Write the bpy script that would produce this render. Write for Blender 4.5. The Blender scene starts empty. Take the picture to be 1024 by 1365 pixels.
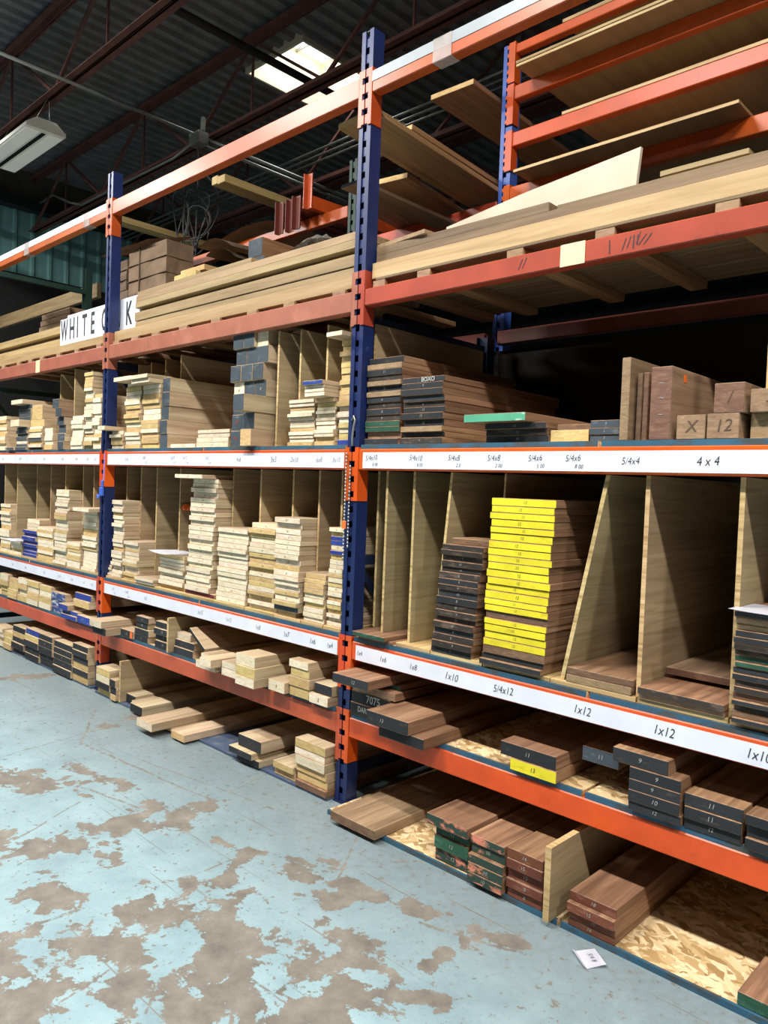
import bpy, bmesh, math, random
from mathutils import Vector, Matrix
random.seed(7)
S = bpy.context.scene
COL = S.collection
D = bpy.data
R = math.radians

# ------------------------------------------------------------------ helpers
def lin(c):
    def f(v):
        v /= 255.0
        return v/12.92 if v <= .04045 else ((v+.055)/1.055)**2.4
    return (f(c[0]), f(c[1]), f(c[2]), 1)

def new_mat(name):
    m = D.materials.new(name); m.use_nodes = True
    nt = m.node_tree
    for n in list(nt.nodes): nt.nodes.remove(n)
    out = nt.nodes.new('ShaderNodeOutputMaterial')
    b = nt.nodes.new('ShaderNodeBsdfPrincipled')
    nt.links.new(b.outputs[0], out.inputs[0])
    return m, nt, b

def N(nt, t, **kw):
    n = nt.nodes.new(t)
    for k, v in kw.items():
        if k in n.inputs.keys() if hasattr(n.inputs, 'keys') else False:
            n.inputs[k].default_value = v
        else:
            setattr(n, k, v)
    return n

def ramp(nt, stops, interp='LINEAR'):
    n = nt.nodes.new('ShaderNodeValToRGB')
    cr = n.color_ramp; cr.interpolation = interp
    while len(cr.elements) < len(stops): cr.elements.new(.5)
    for e, (p, c) in zip(cr.elements, stops):
        e.position = p; e.color = c if len(c) == 4 else lin(c)
    return n

def coords(nt, scale, kind='Object', rot=(0, 0, 0)):
    tc = nt.nodes.new('ShaderNodeTexCoord')
    mp = nt.nodes.new('ShaderNodeMapping')
    mp.inputs['Scale'].default_value = scale
    mp.inputs['Rotation'].default_value = rot
    nt.links.new(tc.outputs[kind], mp.inputs['Vector'])
    oi = nt.nodes.new('ShaderNodeObjectInfo')
    ad = nt.nodes.new('ShaderNodeVectorMath'); ad.operation = 'ADD'
    cm = nt.nodes.new('ShaderNodeVectorMath'); cm.operation = 'SCALE'
    cm.inputs[0].default_value = (37, 53, 71)
    nt.links.new(oi.outputs['Random'], cm.inputs['Scale'])
    nt.links.new(mp.outputs[0], ad.inputs[0]); nt.links.new(cm.outputs[0], ad.inputs[1])
    return ad.outputs[0], oi

def noise(nt, vec, scale=1, detail=4, rough=.6, dist=0):
    n = nt.nodes.new('ShaderNodeTexNoise')
    n.inputs['Scale'].default_value = scale; n.inputs['Detail'].default_value = detail
    n.inputs['Roughness'].default_value = rough; n.inputs['Distortion'].default_value = dist
    if vec is not None: nt.links.new(vec, n.inputs['Vector'])
    return n

def vary(nt, col, oi, lo, hi, hue=.012):
    mr = nt.nodes.new('ShaderNodeMapRange')
    mr.inputs['To Min'].default_value = lo; mr.inputs['To Max'].default_value = hi
    nt.links.new(oi.outputs['Random'], mr.inputs['Value'])
    h = nt.nodes.new('ShaderNodeHueSaturation')
    wn = nt.nodes.new('ShaderNodeTexWhiteNoise'); wn.noise_dimensions = '1D'
    nt.links.new(oi.outputs['Random'], wn.inputs['W'])
    m2 = nt.nodes.new('ShaderNodeMapRange')
    m2.inputs['To Min'].default_value = .5-hue; m2.inputs['To Max'].default_value = .5+hue
    nt.links.new(wn.outputs['Value'], m2.inputs['Value'])
    nt.links.new(m2.outputs[0], h.inputs['Hue'])
    nt.links.new(mr.outputs[0], h.inputs['Value'])
    nt.links.new(col, h.inputs['Color'])
    return h.outputs[0]

def bump(nt, b, h, strength=.2, dist=.002):
    n = nt.nodes.new('ShaderNodeBump')
    n.inputs['Strength'].default_value = strength; n.inputs['Distance'].default_value = dist
    nt.links.new(h, n.inputs['Height']); nt.links.new(n.outputs[0], b.inputs['Normal'])

def wood(name, dark, mid, light, axis='Y', lo=.85, hi=1.12, rough=.6, hue=.01, grain=1.0):
    m, nt, b = new_mat(name)
    sc = {'Y': (34, 1.6, 34), 'X': (1.6, 34, 34), 'Z': (34, 34, 1.6)}[axis]
    sc = tuple(s*grain for s in sc)
    v, oi = coords(nt, sc)
    n1 = noise(nt, v, 1, 6, .62, .6)
    rp = ramp(nt, [(.28, dark), (.5, mid), (.72, light)])
    nt.links.new(n1.outputs['Fac'], rp.inputs['Fac'])
    v2, _ = coords(nt, tuple(s*.12 for s in sc))
    n2 = noise(nt, v2, 1, 2, .5)
    mx = nt.nodes.new('ShaderNodeMix'); mx.data_type = 'RGBA'; mx.blend_type = 'MULTIPLY'
    r2 = ramp(nt, [(.3, (205, 200, 195)), (.65, (255, 255, 255))])
    nt.links.new(n2.outputs['Fac'], r2.inputs['Fac'])
    mx.inputs['Factor'].default_value = .8
    nt.links.new(rp.outputs[0], mx.inputs['A']); nt.links.new(r2.outputs[0], mx.inputs['B'])
    nt.links.new(vary(nt, mx.outputs['Result'], oi, lo, hi, hue), b.inputs['Base Color'])
    b.inputs['Roughness'].default_value = rough
    bump(nt, b, n1.outputs['Fac'], .12, .001)
    return m

def endgrain(name, dark, mid, light, lo=.85, hi=1.1, hue=.012, rough=.75):
    m, nt, b = new_mat(name)
    v, oi = coords(nt, (14, 14, 60))
    n1 = noise(nt, v, 1, 5, .7, 1.2)
    rp = ramp(nt, [(.25, dark), (.5, mid), (.7, light)])
    nt.links.new(n1.outputs['Fac'], rp.inputs['Fac'])
    nt.links.new(vary(nt, rp.outputs[0], oi, lo, hi, hue), b.inputs['Base Color'])
    b.inputs['Roughness'].default_value = rough
    return m

def painted(name, base, worn, amount=.35, scale=9, rough=.6, lo=.85, hi=1.15, spec=.3, stretch=(1, 1, 3), metallic=0):
    m, nt, b = new_mat(name)
    v, oi = coords(nt, tuple(scale*s for s in stretch))
    n1 = noise(nt, v, 1, 7, .7, .3)
    t = .5+(.5-amount)*.5
    rp = ramp(nt, [(t-.03, base), (t+.05, worn)])
    nt.links.new(n1.outputs['Fac'], rp.inputs['Fac'])
    v2, _ = coords(nt, (3, 3, 3))
    n2 = noise(nt, v2, 2, 4, .6)
    mx = nt.nodes.new('ShaderNodeMix'); mx.data_type = 'RGBA'; mx.blend_type = 'MULTIPLY'
    mx.inputs['Factor'].default_value = .6
    r2 = ramp(nt, [(.3, (195, 195, 195)), (.7, (255, 255, 255))])
    nt.links.new(n2.outputs['Fac'], r2.inputs['Fac'])
    nt.links.new(rp.outputs[0], mx.inputs['A']); nt.links.new(r2.outputs[0], mx.inputs['B'])
    nt.links.new(vary(nt, mx.outputs['Result'], oi, lo, hi, .006), b.inputs['Base Color'])
    b.inputs['Roughness'].default_value = rough
    b.inputs['Specular IOR Level'].default_value = spec
    b.inputs['Metallic'].default_value = metallic
    return m

def plain(name, c, rough=.6, metallic=0, spec=.4, emit=0, var=.08):
    m, nt, b = new_mat(name)
    v, oi = coords(nt, (6, 6, 6))
    n1 = noise(nt, v, 1, 4, .6)
    k = 1-var
    rp = ramp(nt, [(.3, tuple(x*k for x in c)), (.7, c)])
    nt.links.new(n1.outputs['Fac'], rp.inputs['Fac'])
    nt.links.new(rp.outputs[0], b.inputs['Base Color'])
    b.inputs['Roughness'].default_value = rough; b.inputs['Metallic'].default_value = metallic
    b.inputs['Specular IOR Level'].default_value = spec
    if emit:
        b.inputs['Emission Color'].default_value = lin(c); b.inputs['Emission Strength'].default_value = emit
    return m

M = {}
# wood faces (length along local Y)
M['oak'] = wood('pale_oak_face', (164, 139, 108), (196, 172, 138), (214, 194, 164), lo=.86, hi=1.08)
M['oakx'] = wood('pale_oak_face_lengthwise', (136, 112, 76), (164, 138, 98), (182, 156, 114), 'X', lo=.86, hi=1.1)
M['tanx'] = wood('tan_board_face_lengthwise', (100, 82, 56), (128, 106, 75), (146, 124, 92), 'X', lo=.85, hi=1.1)
M['pinex'] = wood('pine_face_lengthwise', (160, 134, 90), (184, 157, 108), (198, 174, 128), 'X', lo=.9, hi=1.06)
M['pine'] = wood('pine_face', (180, 145, 90), (206, 174, 118), (222, 194, 142), 'Y', lo=.9, hi=1.06)
M['walnut'] = wood('walnut_face', (98, 70, 50), (142, 106, 78), (176, 138, 106), lo=.82, hi=1.12, hue=.006)
M['walnutp'] = wood('pale_walnut_face', (116, 92, 68), (150, 122, 94), (176, 148, 116), lo=.85, hi=1.1, hue=.006)
M['pk'] = wood('plank_face', (120, 88, 56), (150, 114, 76), (172, 136, 96), lo=.9, hi=1.05)
M['ply'] = wood('plywood_face', (140, 118, 82), (176, 152, 112), (192, 170, 130), 'Y', lo=.92, hi=1.05, grain=.5)
M['plyz'] = wood('plywood_panel_face', (140, 120, 88), (164, 143, 108), (178, 158, 122), 'Y', lo=.94, hi=1.05, grain=1.6)
M['sheet'] = wood('plywood_sheet_underside', (150, 120, 82), (168, 136, 95), (178, 148, 106), 'Y', lo=.95, hi=1.04, grain=.4)
M['plyedge'] = wood('plywood_edge', (140, 108, 66), (205, 175, 122), (226, 200, 150), 'X', lo=.95, hi=1.05, grain=1.5)
M['white_ply'] = plain('white_panel_face', (204, 192, 170), .5, var=.05)
# ends
M['e_pale'] = endgrain('pale_sawn_end', (198, 174, 136), (226, 210, 180), (240, 231, 212), lo=.84, hi=1.06, hue=.014)
M['e_tan'] = endgrain('tan_sawn_end', (170, 138, 84), (200, 170, 112), (216, 190, 136), lo=.85, hi=1.08, hue=.014)
M['e_wal'] = endgrain('walnut_sawn_end', (84, 58, 42), (112, 82, 62), (136, 104, 80), lo=.8, hi=1.1)
M['e_nat'] = endgrain('natural_sawn_end', (112, 88, 64), (146, 118, 88), (168, 140, 108), lo=.85, hi=1.1)
M['e_blk'] = painted('black_painted_end', (46, 49, 52), (72, 66, 60), .3, 14, .7, .75, 1.25)
M['e_drk'] = painted('dark_stained_end', (58, 51, 46), (96, 82, 70), .4, 12, .75, .7, 1.25)
M['e_gry'] = painted('slate_painted_end', (70, 80, 88), (104, 108, 108), .3, 12, .7, .85, 1.15)
M['e_grn'] = painted('green_painted_end', (44, 84, 66), (66, 108, 90), .4, 10, .6, .85, 1.15)
M['e_chip'] = painted('chipped_green_end', (52, 72, 62), (226, 140, 112), .40, 9, .7, .85, 1.1, stretch=(1, 1, 2.2))
M['e_mint'] = painted('mint_painted_end', (92, 176, 140), (196, 226, 212), .3, 9, .6, .95, 1.05)
M['e_yel'] = painted('yellow_painted_end', (240, 224, 50), (222, 196, 44), .26, 10, .55, .92, 1.05)
M['e_blu'] = painted('blue_painted_end', (44, 66, 150), (96, 112, 160), .3, 10, .6, .9, 1.12)
M['e_blw'] = painted('weathered_blue_end', (60, 78, 138), (190, 192, 190), .5, 8, .6, .9, 1.1)
M['e_mar'] = painted('maroon_painted_end', (108, 44, 56), (130, 80, 80), .3, 10, .6)
M['e_brn'] = painted('red_brown_end', (118, 70, 50), (150, 100, 78), .4, 12, .65, .8, 1.15)
# metal paint
M['blue'] = painted('blue_steel_paint', (26, 44, 90), (120, 130, 150), .10, 10, .42, .97, 1.03, .5)
M['navy'] = painted('navy_steel_paint', (24, 34, 62), (60, 70, 90), .12, 10, .5, .97, 1.03, .4)
M['greenst'] = painted('green_steel_paint', (34, 58, 52), (90, 110, 100), .12, 10, .5, .97, 1.03, .4)
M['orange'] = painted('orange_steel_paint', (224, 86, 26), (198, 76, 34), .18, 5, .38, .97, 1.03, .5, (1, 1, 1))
M['orangedim'] = painted('dimmed_orange_steel_paint', (184, 80, 28), (158, 68, 30), .22, 5, .36, .97, 1.03, .5, (1, 1, 1))  # same orange, darkened in the colour to offset strong lamp light up high
M['orangerear'] = painted('dimmed_rear_orange_paint', (206, 84, 24), (180, 66, 26), .15, 5, .4, .97, 1.03, .5, (1, 1, 1))  # rear rack orange, toned down in colour against the bright upper light
M['salmon'] = painted('faded_orange_steel_paint', (168, 100, 78), (178, 112, 90), .3, 5, .45, .97, 1.03, .45, (1, 1, 1))
M['redor'] = painted('red_orange_steel_paint', (196, 84, 52), (158, 68, 48), .22, 6, .42, .97, 1.03, .45, (1, 1, 1))
M['redor4'] = painted('dimmed_scuffed_red_orange_paint', (168, 68, 44), (134, 54, 40), .22, 6, .42, .97, 1.03, .45, (1, 1, 1))  # red-orange darkened for the brighter top level; light balance sits in the colour
M['redbr'] = painted('red_brown_steel_paint', (104, 44, 32), (80, 38, 30), .25, 6, .5, .97, 1.03, .4, (1, 1, 1))
M['white_tape'] = plain('white_strip', (228, 230, 240), .45, var=.06)
M['silver_tape'] = plain('pale_metal_strip', (142, 148, 152), .4, .1, .5, var=.08)
M['ink'] = plain('black_ink', (52, 50, 56), .6, var=.02)
M['ink2'] = plain('faded_ink', (128, 128, 140), .6, var=.02)
M['pencil'] = plain('brown_pencil', (92, 72, 58), .8, var=.05)
M['chalk'] = plain('white_chalk', (172, 172, 166), .8, var=.1)
M['redchalk'] = plain('red_chalk', (176, 70, 56), .8, var=.1)
M['paper'] = plain('paper_sheet', (238, 238, 246), .6, var=.03)
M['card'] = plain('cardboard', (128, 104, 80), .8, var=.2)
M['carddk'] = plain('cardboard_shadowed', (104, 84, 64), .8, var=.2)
M['masking'] = plain('masking_tape', (222, 206, 166), .6, var=.08)
M['steel'] = plain('galvanised_steel', (170, 172, 168), .38, .6, .5, var=.15)
M['joist'] = plain('red_oxide_joist', (116, 74, 66), .6, var=.25)
M['blackpipe'] = plain('black_pipe', (34, 32, 34), .5, var=.2)
M['rubber'] = plain('grey_cable_rubber', (70, 70, 70), .55, var=.1)
M['fixture'] = plain('off_white_enamel', (206, 204, 190), .5, emit=.10, var=.04)
M['diffuser'] = plain('lamp_diffuser', (226, 226, 218), .4, emit=.18, var=.03)
M['dark'] = plain('black_slot', (14, 14, 16), .8, var=.1)
M['orangeplast'] = plain('orange_plastic', (236, 112, 44), .5, var=.05)
M['blueplast'] = plain('blue_plastic', (70, 110, 210), .4, var=.08)
M['violet'] = plain('violet_tape', (150, 128, 205), .5, var=.08)
M['shadefill'] = plain('dark_shade_fill', (26, 19, 14), .85, var=.2)  # near-black colour painting the shade deep inside the shelves

# OSB with blue front edge
def osb():
    m, nt, b = new_mat('strand_board')
    v, oi = coords(nt, (15, 15, 15))
    nz = noise(nt, v, .6, 3, .6)
    mp = nt.nodes.new('ShaderNodeVectorMath'); mp.operation = 'ADD'
    sc = nt.nodes.new('ShaderNodeVectorMath'); sc.operation = 'SCALE'; sc.inputs['Scale'].default_value = .9
    nt.links.new(nz.outputs['Color'], sc.inputs[0]); nt.links.new(v, mp.inputs[0]); nt.links.new(sc.outputs[0], mp.inputs[1])
    cols = []
    for rot in (8, 66, -48, 30):
        rm = nt.nodes.new('ShaderNodeMapping'); rm.inputs['Rotation'].default_value = (0, 0, R(rot)); rm.inputs['Scale'].default_value = (1.0, 3.4, 1)
        r1 = nt.nodes.new('ShaderNodeMapping'); r1.inputs['Rotation'].default_value = (0, 0, R(rot)); r1.inputs['Location'].default_value = (rot, 3*rot, 0)
        nt.links.new(mp.outputs[0], r1.inputs['Vector'])
        rm.inputs['Rotation'].default_value = (0, 0, 0); nt.links.new(r1.outputs[0], rm.inputs['Vector'])
        vo = nt.nodes.new('ShaderNodeTexVoronoi'); vo.inputs['Scale'].default_value = 1.0
        nt.links.new(rm.outputs[0], vo.inputs['Vector'])
        sx = nt.nodes.new('ShaderNodeSeparateColor'); nt.links.new(vo.outputs['Color'], sx.inputs[0]); cols.append(sx)
    def pick(sel, x, y):
        g = nt.nodes.new('ShaderNodeMath'); g.operation = 'GREATER_THAN'; nt.links.new(sel, g.inputs[0]); g.inputs[1].default_value = .55
        mm = nt.nodes.new('ShaderNodeMix'); nt.links.new(g.outputs[0], mm.inputs['Factor']); nt.links.new(x, mm.inputs['A']); nt.links.new(y, mm.inputs['B'])
        return mm.outputs['Result']
    p1 = pick(cols[0].outputs[1], cols[0].outputs[0], cols[1].outputs[0])
    p2 = pick(cols[2].outputs[1], p1, cols[2].outputs[0])
    p3 = pick(cols[3].outputs[1], p2, cols[3].outputs[0])
    a3 = nt.nodes.new('ShaderNodeMath'); a3.operation = 'MULTIPLY'; nt.links.new(p3, a3.inputs[0]); a3.inputs[1].default_value = 1.0
    rp = ramp(nt, [(.0, (142, 108, 64)), (.3, (178, 146, 98)), (.65, (204, 176, 130)), (1, (224, 202, 162))])
    nt.links.new(a3.outputs[0], rp.inputs['Fac'])
    nt.links.new(rp.outputs[0], b.inputs['Base Color']); b.inputs['Roughness'].default_value = .7
    return m
M['osb'] = osb()
M['osbblue'] = painted('blue_painted_panel_edge', (54, 96, 120), (74, 80, 80), .46, 7, .6, .9, 1.05)
M['osbnavy'] = painted('dark_blue_painted_panel', (74, 88, 112), (112, 116, 120), .35, 7, .6, .97, 1.03)

SCRATCHES = [(-1.544, -0.58, -2.125, -0.22), (-1.643, -0.968, -1.746, -0.352), (-1.2, -0.443, -0.186, -0.277), (-1.023, -0.833, -0.583, -0.731), (0.082, -0.934, 0.075, -0.542), (-0.472, -0.332, -0.574, 0.075), (0.009, -1.544, 0.021, -1.272), (0.582, -1.209, 0.78, -1.218), (0.647, -1.383, 0.558, -1.285), (-1.571, -0.555, -0.438, -0.439), (0.513, -0.536, 0.261, -0.169), (-2.274, -0.748, -2.409, -0.277), (0.518, -0.243, 0.681, -0.014), (0.454, -1.581, 0.395, -1.353), (0.07, -0.955, 0.091, -0.629), (-0.925, -0.045, -0.21, 0.04), (-0.641, -1.26, -0.872, -0.836), (0.703, -1.072, 1.003, -1.06), (0.877, -0.47, 1.234, -0.361), (-2.126, 0.223, -1.048, 0.195)]
# concrete floor, worn pale blue paint
def floor_mat():
    m, nt, b = new_mat('worn_blue_floor_paint')
    tc = nt.nodes.new('ShaderNodeTexCoord')
    at = nt.nodes.new('ShaderNodeAttribute'); at.attribute_name = 'wear'
    def L(a, c): nt.links.new(a, c)
    mp = nt.nodes.new('ShaderNodeMapping'); L(tc.outputs['Object'], mp.inputs['Vector'])
    vec = mp.outputs[0]
    n1 = noise(nt, vec, 6.5, 10, .66, .25)
    n2 = noise(nt, vec, 30, 5, .6, .4)
    n3 = noise(nt, vec, 2.2, 3, .5)
    def math_(op, a, c):
        n = nt.nodes.new('ShaderNodeMath'); n.operation = op
        for i, x in enumerate((a, c)):
            if isinstance(x, (int, float)): n.inputs[i].default_value = x
            else: L(x, n.inputs[i])
        return n.outputs[0]
    val = math_('ADD', n1.outputs['Fac'], math_('MULTIPLY', at.outputs['Fac'], .225))
    val = math_('ADD', val, math_('MULTIPLY', math_('SUBTRACT', n3.outputs['Fac'], .5), .30))
    big = ramp(nt, [(.672, (0, 0, 0, 1)), (.686, (1, 1, 1, 1))]); L(val, big.inputs['Fac'])
    small = ramp(nt, [(.628, (0, 0, 0, 1)), (.645, (.9, .9, .9, 1))]); L(n2.outputs['Fac'], small.inputs['Fac'])
    # scratches: stretched noise at two angles
    outs = [big.outputs[0], small.outputs[0]]
    for ang, sc_, th in ((33, (.5, 40, 1), .745), (-62, (.6, 44, 1), .755)):
        mm = nt.nodes.new('ShaderNodeMapping'); L(tc.outputs['Object'], mm.inputs['Vector'])
        mm.inputs['Rotation'].default_value = (0, 0, R(ang)); mm.inputs['Scale'].default_value = sc_
        ns = noise(nt, mm.outputs[0], 1.0, 3, .55, .1)
        rr = ramp(nt, [(th-.075, (0, 0, 0, 1)), (th-.06, (.8, .8, .8, 1))]); L(ns.outputs['Fac'], rr.inputs['Fac'])
        outs.append(rr.outputs[0])
    n6 = noise(nt, vec, 75, 4, .6)
    fine = ramp(nt, [(.62, (0, 0, 0, 1)), (.66, (.55, .55, .55, 1))]); L(n6.outputs['Fac'], fine.inputs['Fac'])
    outs.append(fine.outputs[0])
    # single scratches: thin wobbly strokes on the paint
    wn = noise(nt, vec, 4.0, 5, .65); ms = ramp(nt, [(.42, (.15, .15, .15, 1)), (.52, (.9, .9, .9, 1))]); L(n2.outputs['Fac'], ms.inputs['Fac'])
    wb = nt.nodes.new('ShaderNodeVectorMath'); wb.operation = 'MULTIPLY_ADD'
    L(wn.outputs['Color'], wb.inputs[0]); wb.inputs[1].default_value = (.05, .05, 0); L(tc.outputs['Object'], wb.inputs[2])
    for k, (xa, ya, xb, yb) in enumerate(SCRATCHES):
        mm = nt.nodes.new('ShaderNodeMapping'); mm.vector_type = 'TEXTURE'; L(wb.outputs[0], mm.inputs['Vector'])
        mm.inputs['Location'].default_value = ((xa+xb)/2+.025, (ya+yb)/2+.025, 0)
        mm.inputs['Rotation'].default_value = (0, 0, math.atan2(yb-ya, xb-xa))
        mm.inputs['Scale'].default_value = (math.hypot(xb-xa, yb-ya)/2, .0045 if k % 3 else .008, 1)
        ab = nt.nodes.new('ShaderNodeVectorMath'); ab.operation = 'ABSOLUTE'; L(mm.outputs[0], ab.inputs[0])
        sp = nt.nodes.new('ShaderNodeSeparateXYZ'); L(ab.outputs[0], sp.inputs[0])
        ins = math_('LESS_THAN', math_('MAXIMUM', sp.outputs[0], sp.outputs[1]), 1.0)
        outs.append(math_('MULTIPLY', ins, ms.outputs[0]))
    f = outs[0]
    for o in outs[1:]: f = math_('MAXIMUM', f, o)
    n4 = noise(nt, vec, 9, 7, .7)
    conc = ramp(nt, [(.3, (92, 87, 79)), (.6, (124, 118, 108)), (.8, (150, 143, 132))]); L(n4.outputs['Fac'], conc.inputs['Fac'])
    n5 = noise(nt, vec, 3.5, 8, .7)
    pnt = ramp(nt, [(.25, (112, 136, 143)), (.5, (135, 160, 166)), (.75, (152, 176, 181))]); L(n5.outputs['Fac'], pnt.inputs['Fac'])
    # grime near the rack
    dirt = nt.nodes.new('ShaderNodeAttribute'); dirt.attribute_name = 'grime'
    gm = nt.nodes.new('ShaderNodeMix'); gm.data_type = 'RGBA'
    L(math_('MULTIPLY', dirt.outputs['Fac'], math_('ADD', .35, math_('MULTIPLY', n2.outputs['Fac'], .9))), gm.inputs['Factor'])
    L(pnt.outputs[0], gm.inputs['A']); gm.inputs['B'].default_value = lin((112, 121, 122))
    mx = nt.nodes.new('ShaderNodeMix'); mx.data_type = 'RGBA'
    L(f, mx.inputs['Factor']); L(gm.outputs['Result'], mx.inputs['A']); L(conc.outputs[0], mx.inputs['B'])
    L(mx.outputs['Result'], b.inputs['Base Color'])
    rg = nt.nodes.new('ShaderNodeMapRange'); rg.inputs['To Min'].default_value = .42; rg.inputs['To Max'].default_value = .7
    L(f, rg.inputs['Value']); L(rg.outputs[0], b.inputs['Roughness'])
    inv = math_('SUBTRACT', 1.0, f)
    bump(nt, b, inv, .25, .0015)
    return m

# ------------------------------------------------------------------ mesh helpers
def add_box(bm, x0, x1, y0, y1, z0, z1, mat=0):
    vs = [bm.verts.new(p) for p in ((x0,y0,z0),(x1,y0,z0),(x1,y1,z0),(x0,y1,z0),(x0,y0,z1),(x1,y0,z1),(x1,y1,z1),(x0,y1,z1))]
    fs = []
    for q in ((3,2,1,0),(4,5,6,7),(0,1,5,4),(1,2,6,5),(2,3,7,6),(3,0,4,7)):
        f = bm.faces.new([vs[i] for i in q]); f.material_index = mat; fs.append(f)
    return vs, fs

def add_tube(bm, pts, r, seg=8, mat=0, cap=True):
    pts = [Vector(p) for p in pts]; rings = []
    up = Vector((0, 0, 1))
    for i, p in enumerate(pts):
        t = (pts[min(i+1, len(pts)-1)]-pts[max(i-1, 0)]).normalized()
        a = up if abs(t.dot(up)) < .95 else Vector((1, 0, 0))
        u = t.cross(a).normalized(); w = t.cross(u).normalized()
        rings.append([bm.verts.new(p+u*math.cos(2*math.pi*k/seg)*r+w*math.sin(2*math.pi*k/seg)*r) for k in range(seg)])
    for a, b2 in zip(rings, rings[1:]):
        for k in range(seg):
            f = bm.faces.new((a[k], a[(k+1) % seg], b2[(k+1) % seg], b2[k])); f.material_index = mat; f.smooth = True
    if cap:
        for r_ in (rings[0][::-1], rings[-1]):
            f = bm.faces.new(r_); f.material_index = mat

def add_bar(bm, a, b2, w, h, mat=0):
    a, b2 = Vector(a), Vector(b2); t = (b2-a).normalized()
    up = Vector((0, 0, 1)) if abs(t.z) < .95 else Vector((1, 0, 0))
    u = t.cross(up).normalized(); v = u.cross(t).normalized()
    vs = []
    for p in (a, b2):
        for s, q in ((-1, -1), (1, -1), (1, 1), (-1, 1)):
            vs.append(bm.verts.new(p+u*s*w/2+v*q*h/2))
    for q in ((0,1,2,3),(7,6,5,4),(0,4,5,1),(1,5,6,2),(2,6,7,3),(3,7,4,0)):
        f = bm.faces.new([vs[i] for i in q]); f.material_index = mat

def link(name, bm, mats, parent=None, loc=(0, 0, 0), rot=(0, 0, 0), bev=0):
    bmesh.ops.recalc_face_normals(bm, faces=bm.faces)
    if bev: bmesh.ops.bevel(bm, geom=list(bm.edges), offset=bev, segments=1, affect='EDGES')
    me = D.meshes.new(name); bm.to_mesh(me); bm.free()
    for m in (mats if isinstance(mats, (list, tuple)) else [mats]): me.materials.append(m)
    o = D.objects.new(name, me); COL.objects.link(o)
    o.location = loc; o.rotation_euler = rot
    if parent: o.parent = parent
    return o

def tag(o, label, cat, group=None, kind=None):
    o['label'] = label; o['category'] = cat
    if group: o['group'] = group
    if kind: o['kind'] = kind
    return o

def struct(o):
    o['kind'] = 'structure'; return o

def empty(name, loc, label, cat, group=None, rz=0):
    o = D.objects.new(name, None); COL.objects.link(o); o.location = loc; o.rotation_euler = (0, 0, rz)
    o.empty_display_size = .05
    return tag(o, label, cat, group)

_txt = {}
def text_mesh(s, mat, bold=-.004, shear=.22):
    k = (s, mat.name)
    if k not in _txt:
        cu = D.curves.new('writing', 'FONT'); cu.body = s; cu.size = 1; cu.align_x = 'CENTER'; cu.align_y = 'CENTER'
        cu.shear = shear; cu.offset = bold; cu.resolution_u = 3; cu.extrude = .0
        o = D.objects.new('writing', cu); COL.objects.link(o)
        dg = bpy.context.evaluated_depsgraph_get(); dg.update()
        me = D.meshes.new_from_object(o.evaluated_get(dg)); me.materials.clear(); me.materials.append(mat)
        D.objects.remove(o); D.curves.remove(cu); _txt[k] = me
    return _txt[k]

def mark(parent, s, size, mat, x, y, z, name='chalk_mark', rz=0, sx=1.0, shear=.22, bold=-.004):
    me = text_mesh(s, mat, bold, shear)
    o = D.objects.new(name, me); COL.objects.link(o); o.parent = parent
    o.location = (x, y, z); o.rotation_euler = (R(90), R(rz), 0); o.scale = (size*sx, size, size)
    return o

ORD = ['first','second','third','fourth','fifth','sixth','seventh','eighth','ninth','tenth','eleventh','twelfth','thirteenth','fourteenth','fifteenth','sixteenth','seventeenth','eighteenth','nineteenth','twentieth','twenty-first','twenty-second','twenty-third','twenty-fourth','twenty-fifth']
def ordinal(i, n):          # i counted from the top
    if n == 1: return ''
    if i == 0: return 'topmost'
    if i == n-1: return 'bottom one'
    return ORD[i]+' from top'

# ------------------------------------------------------------------ lumber
def board(name, X0, X1, z0, z1, y, L, side, end, label, cat='board', group=None, bev=.0018, ry=0, rz=0, bow=0):
    w = X1-X0; h = z1-z0
    bm = bmesh.new(); add_box(bm, -w/2, w/2, 0, L, 0, h)
    bmesh.ops.bevel(bm, geom=list(bm.edges), offset=min(bev, h*.12), segments=1, affect='EDGES')
    for f in bm.faces:
        if f.normal.y < -.9 or (f.normal.y < -.5 and abs(f.normal.z) < .1): f.material_index = 1
    o = link(name, bm, [M[side], M[end]], loc=((X0+X1)/2, y, z0), rot=(0, ry, rz))
    if label: tag(o, label, cat, group)
    return o

def rj(a): return random.uniform(-a, a)

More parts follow.
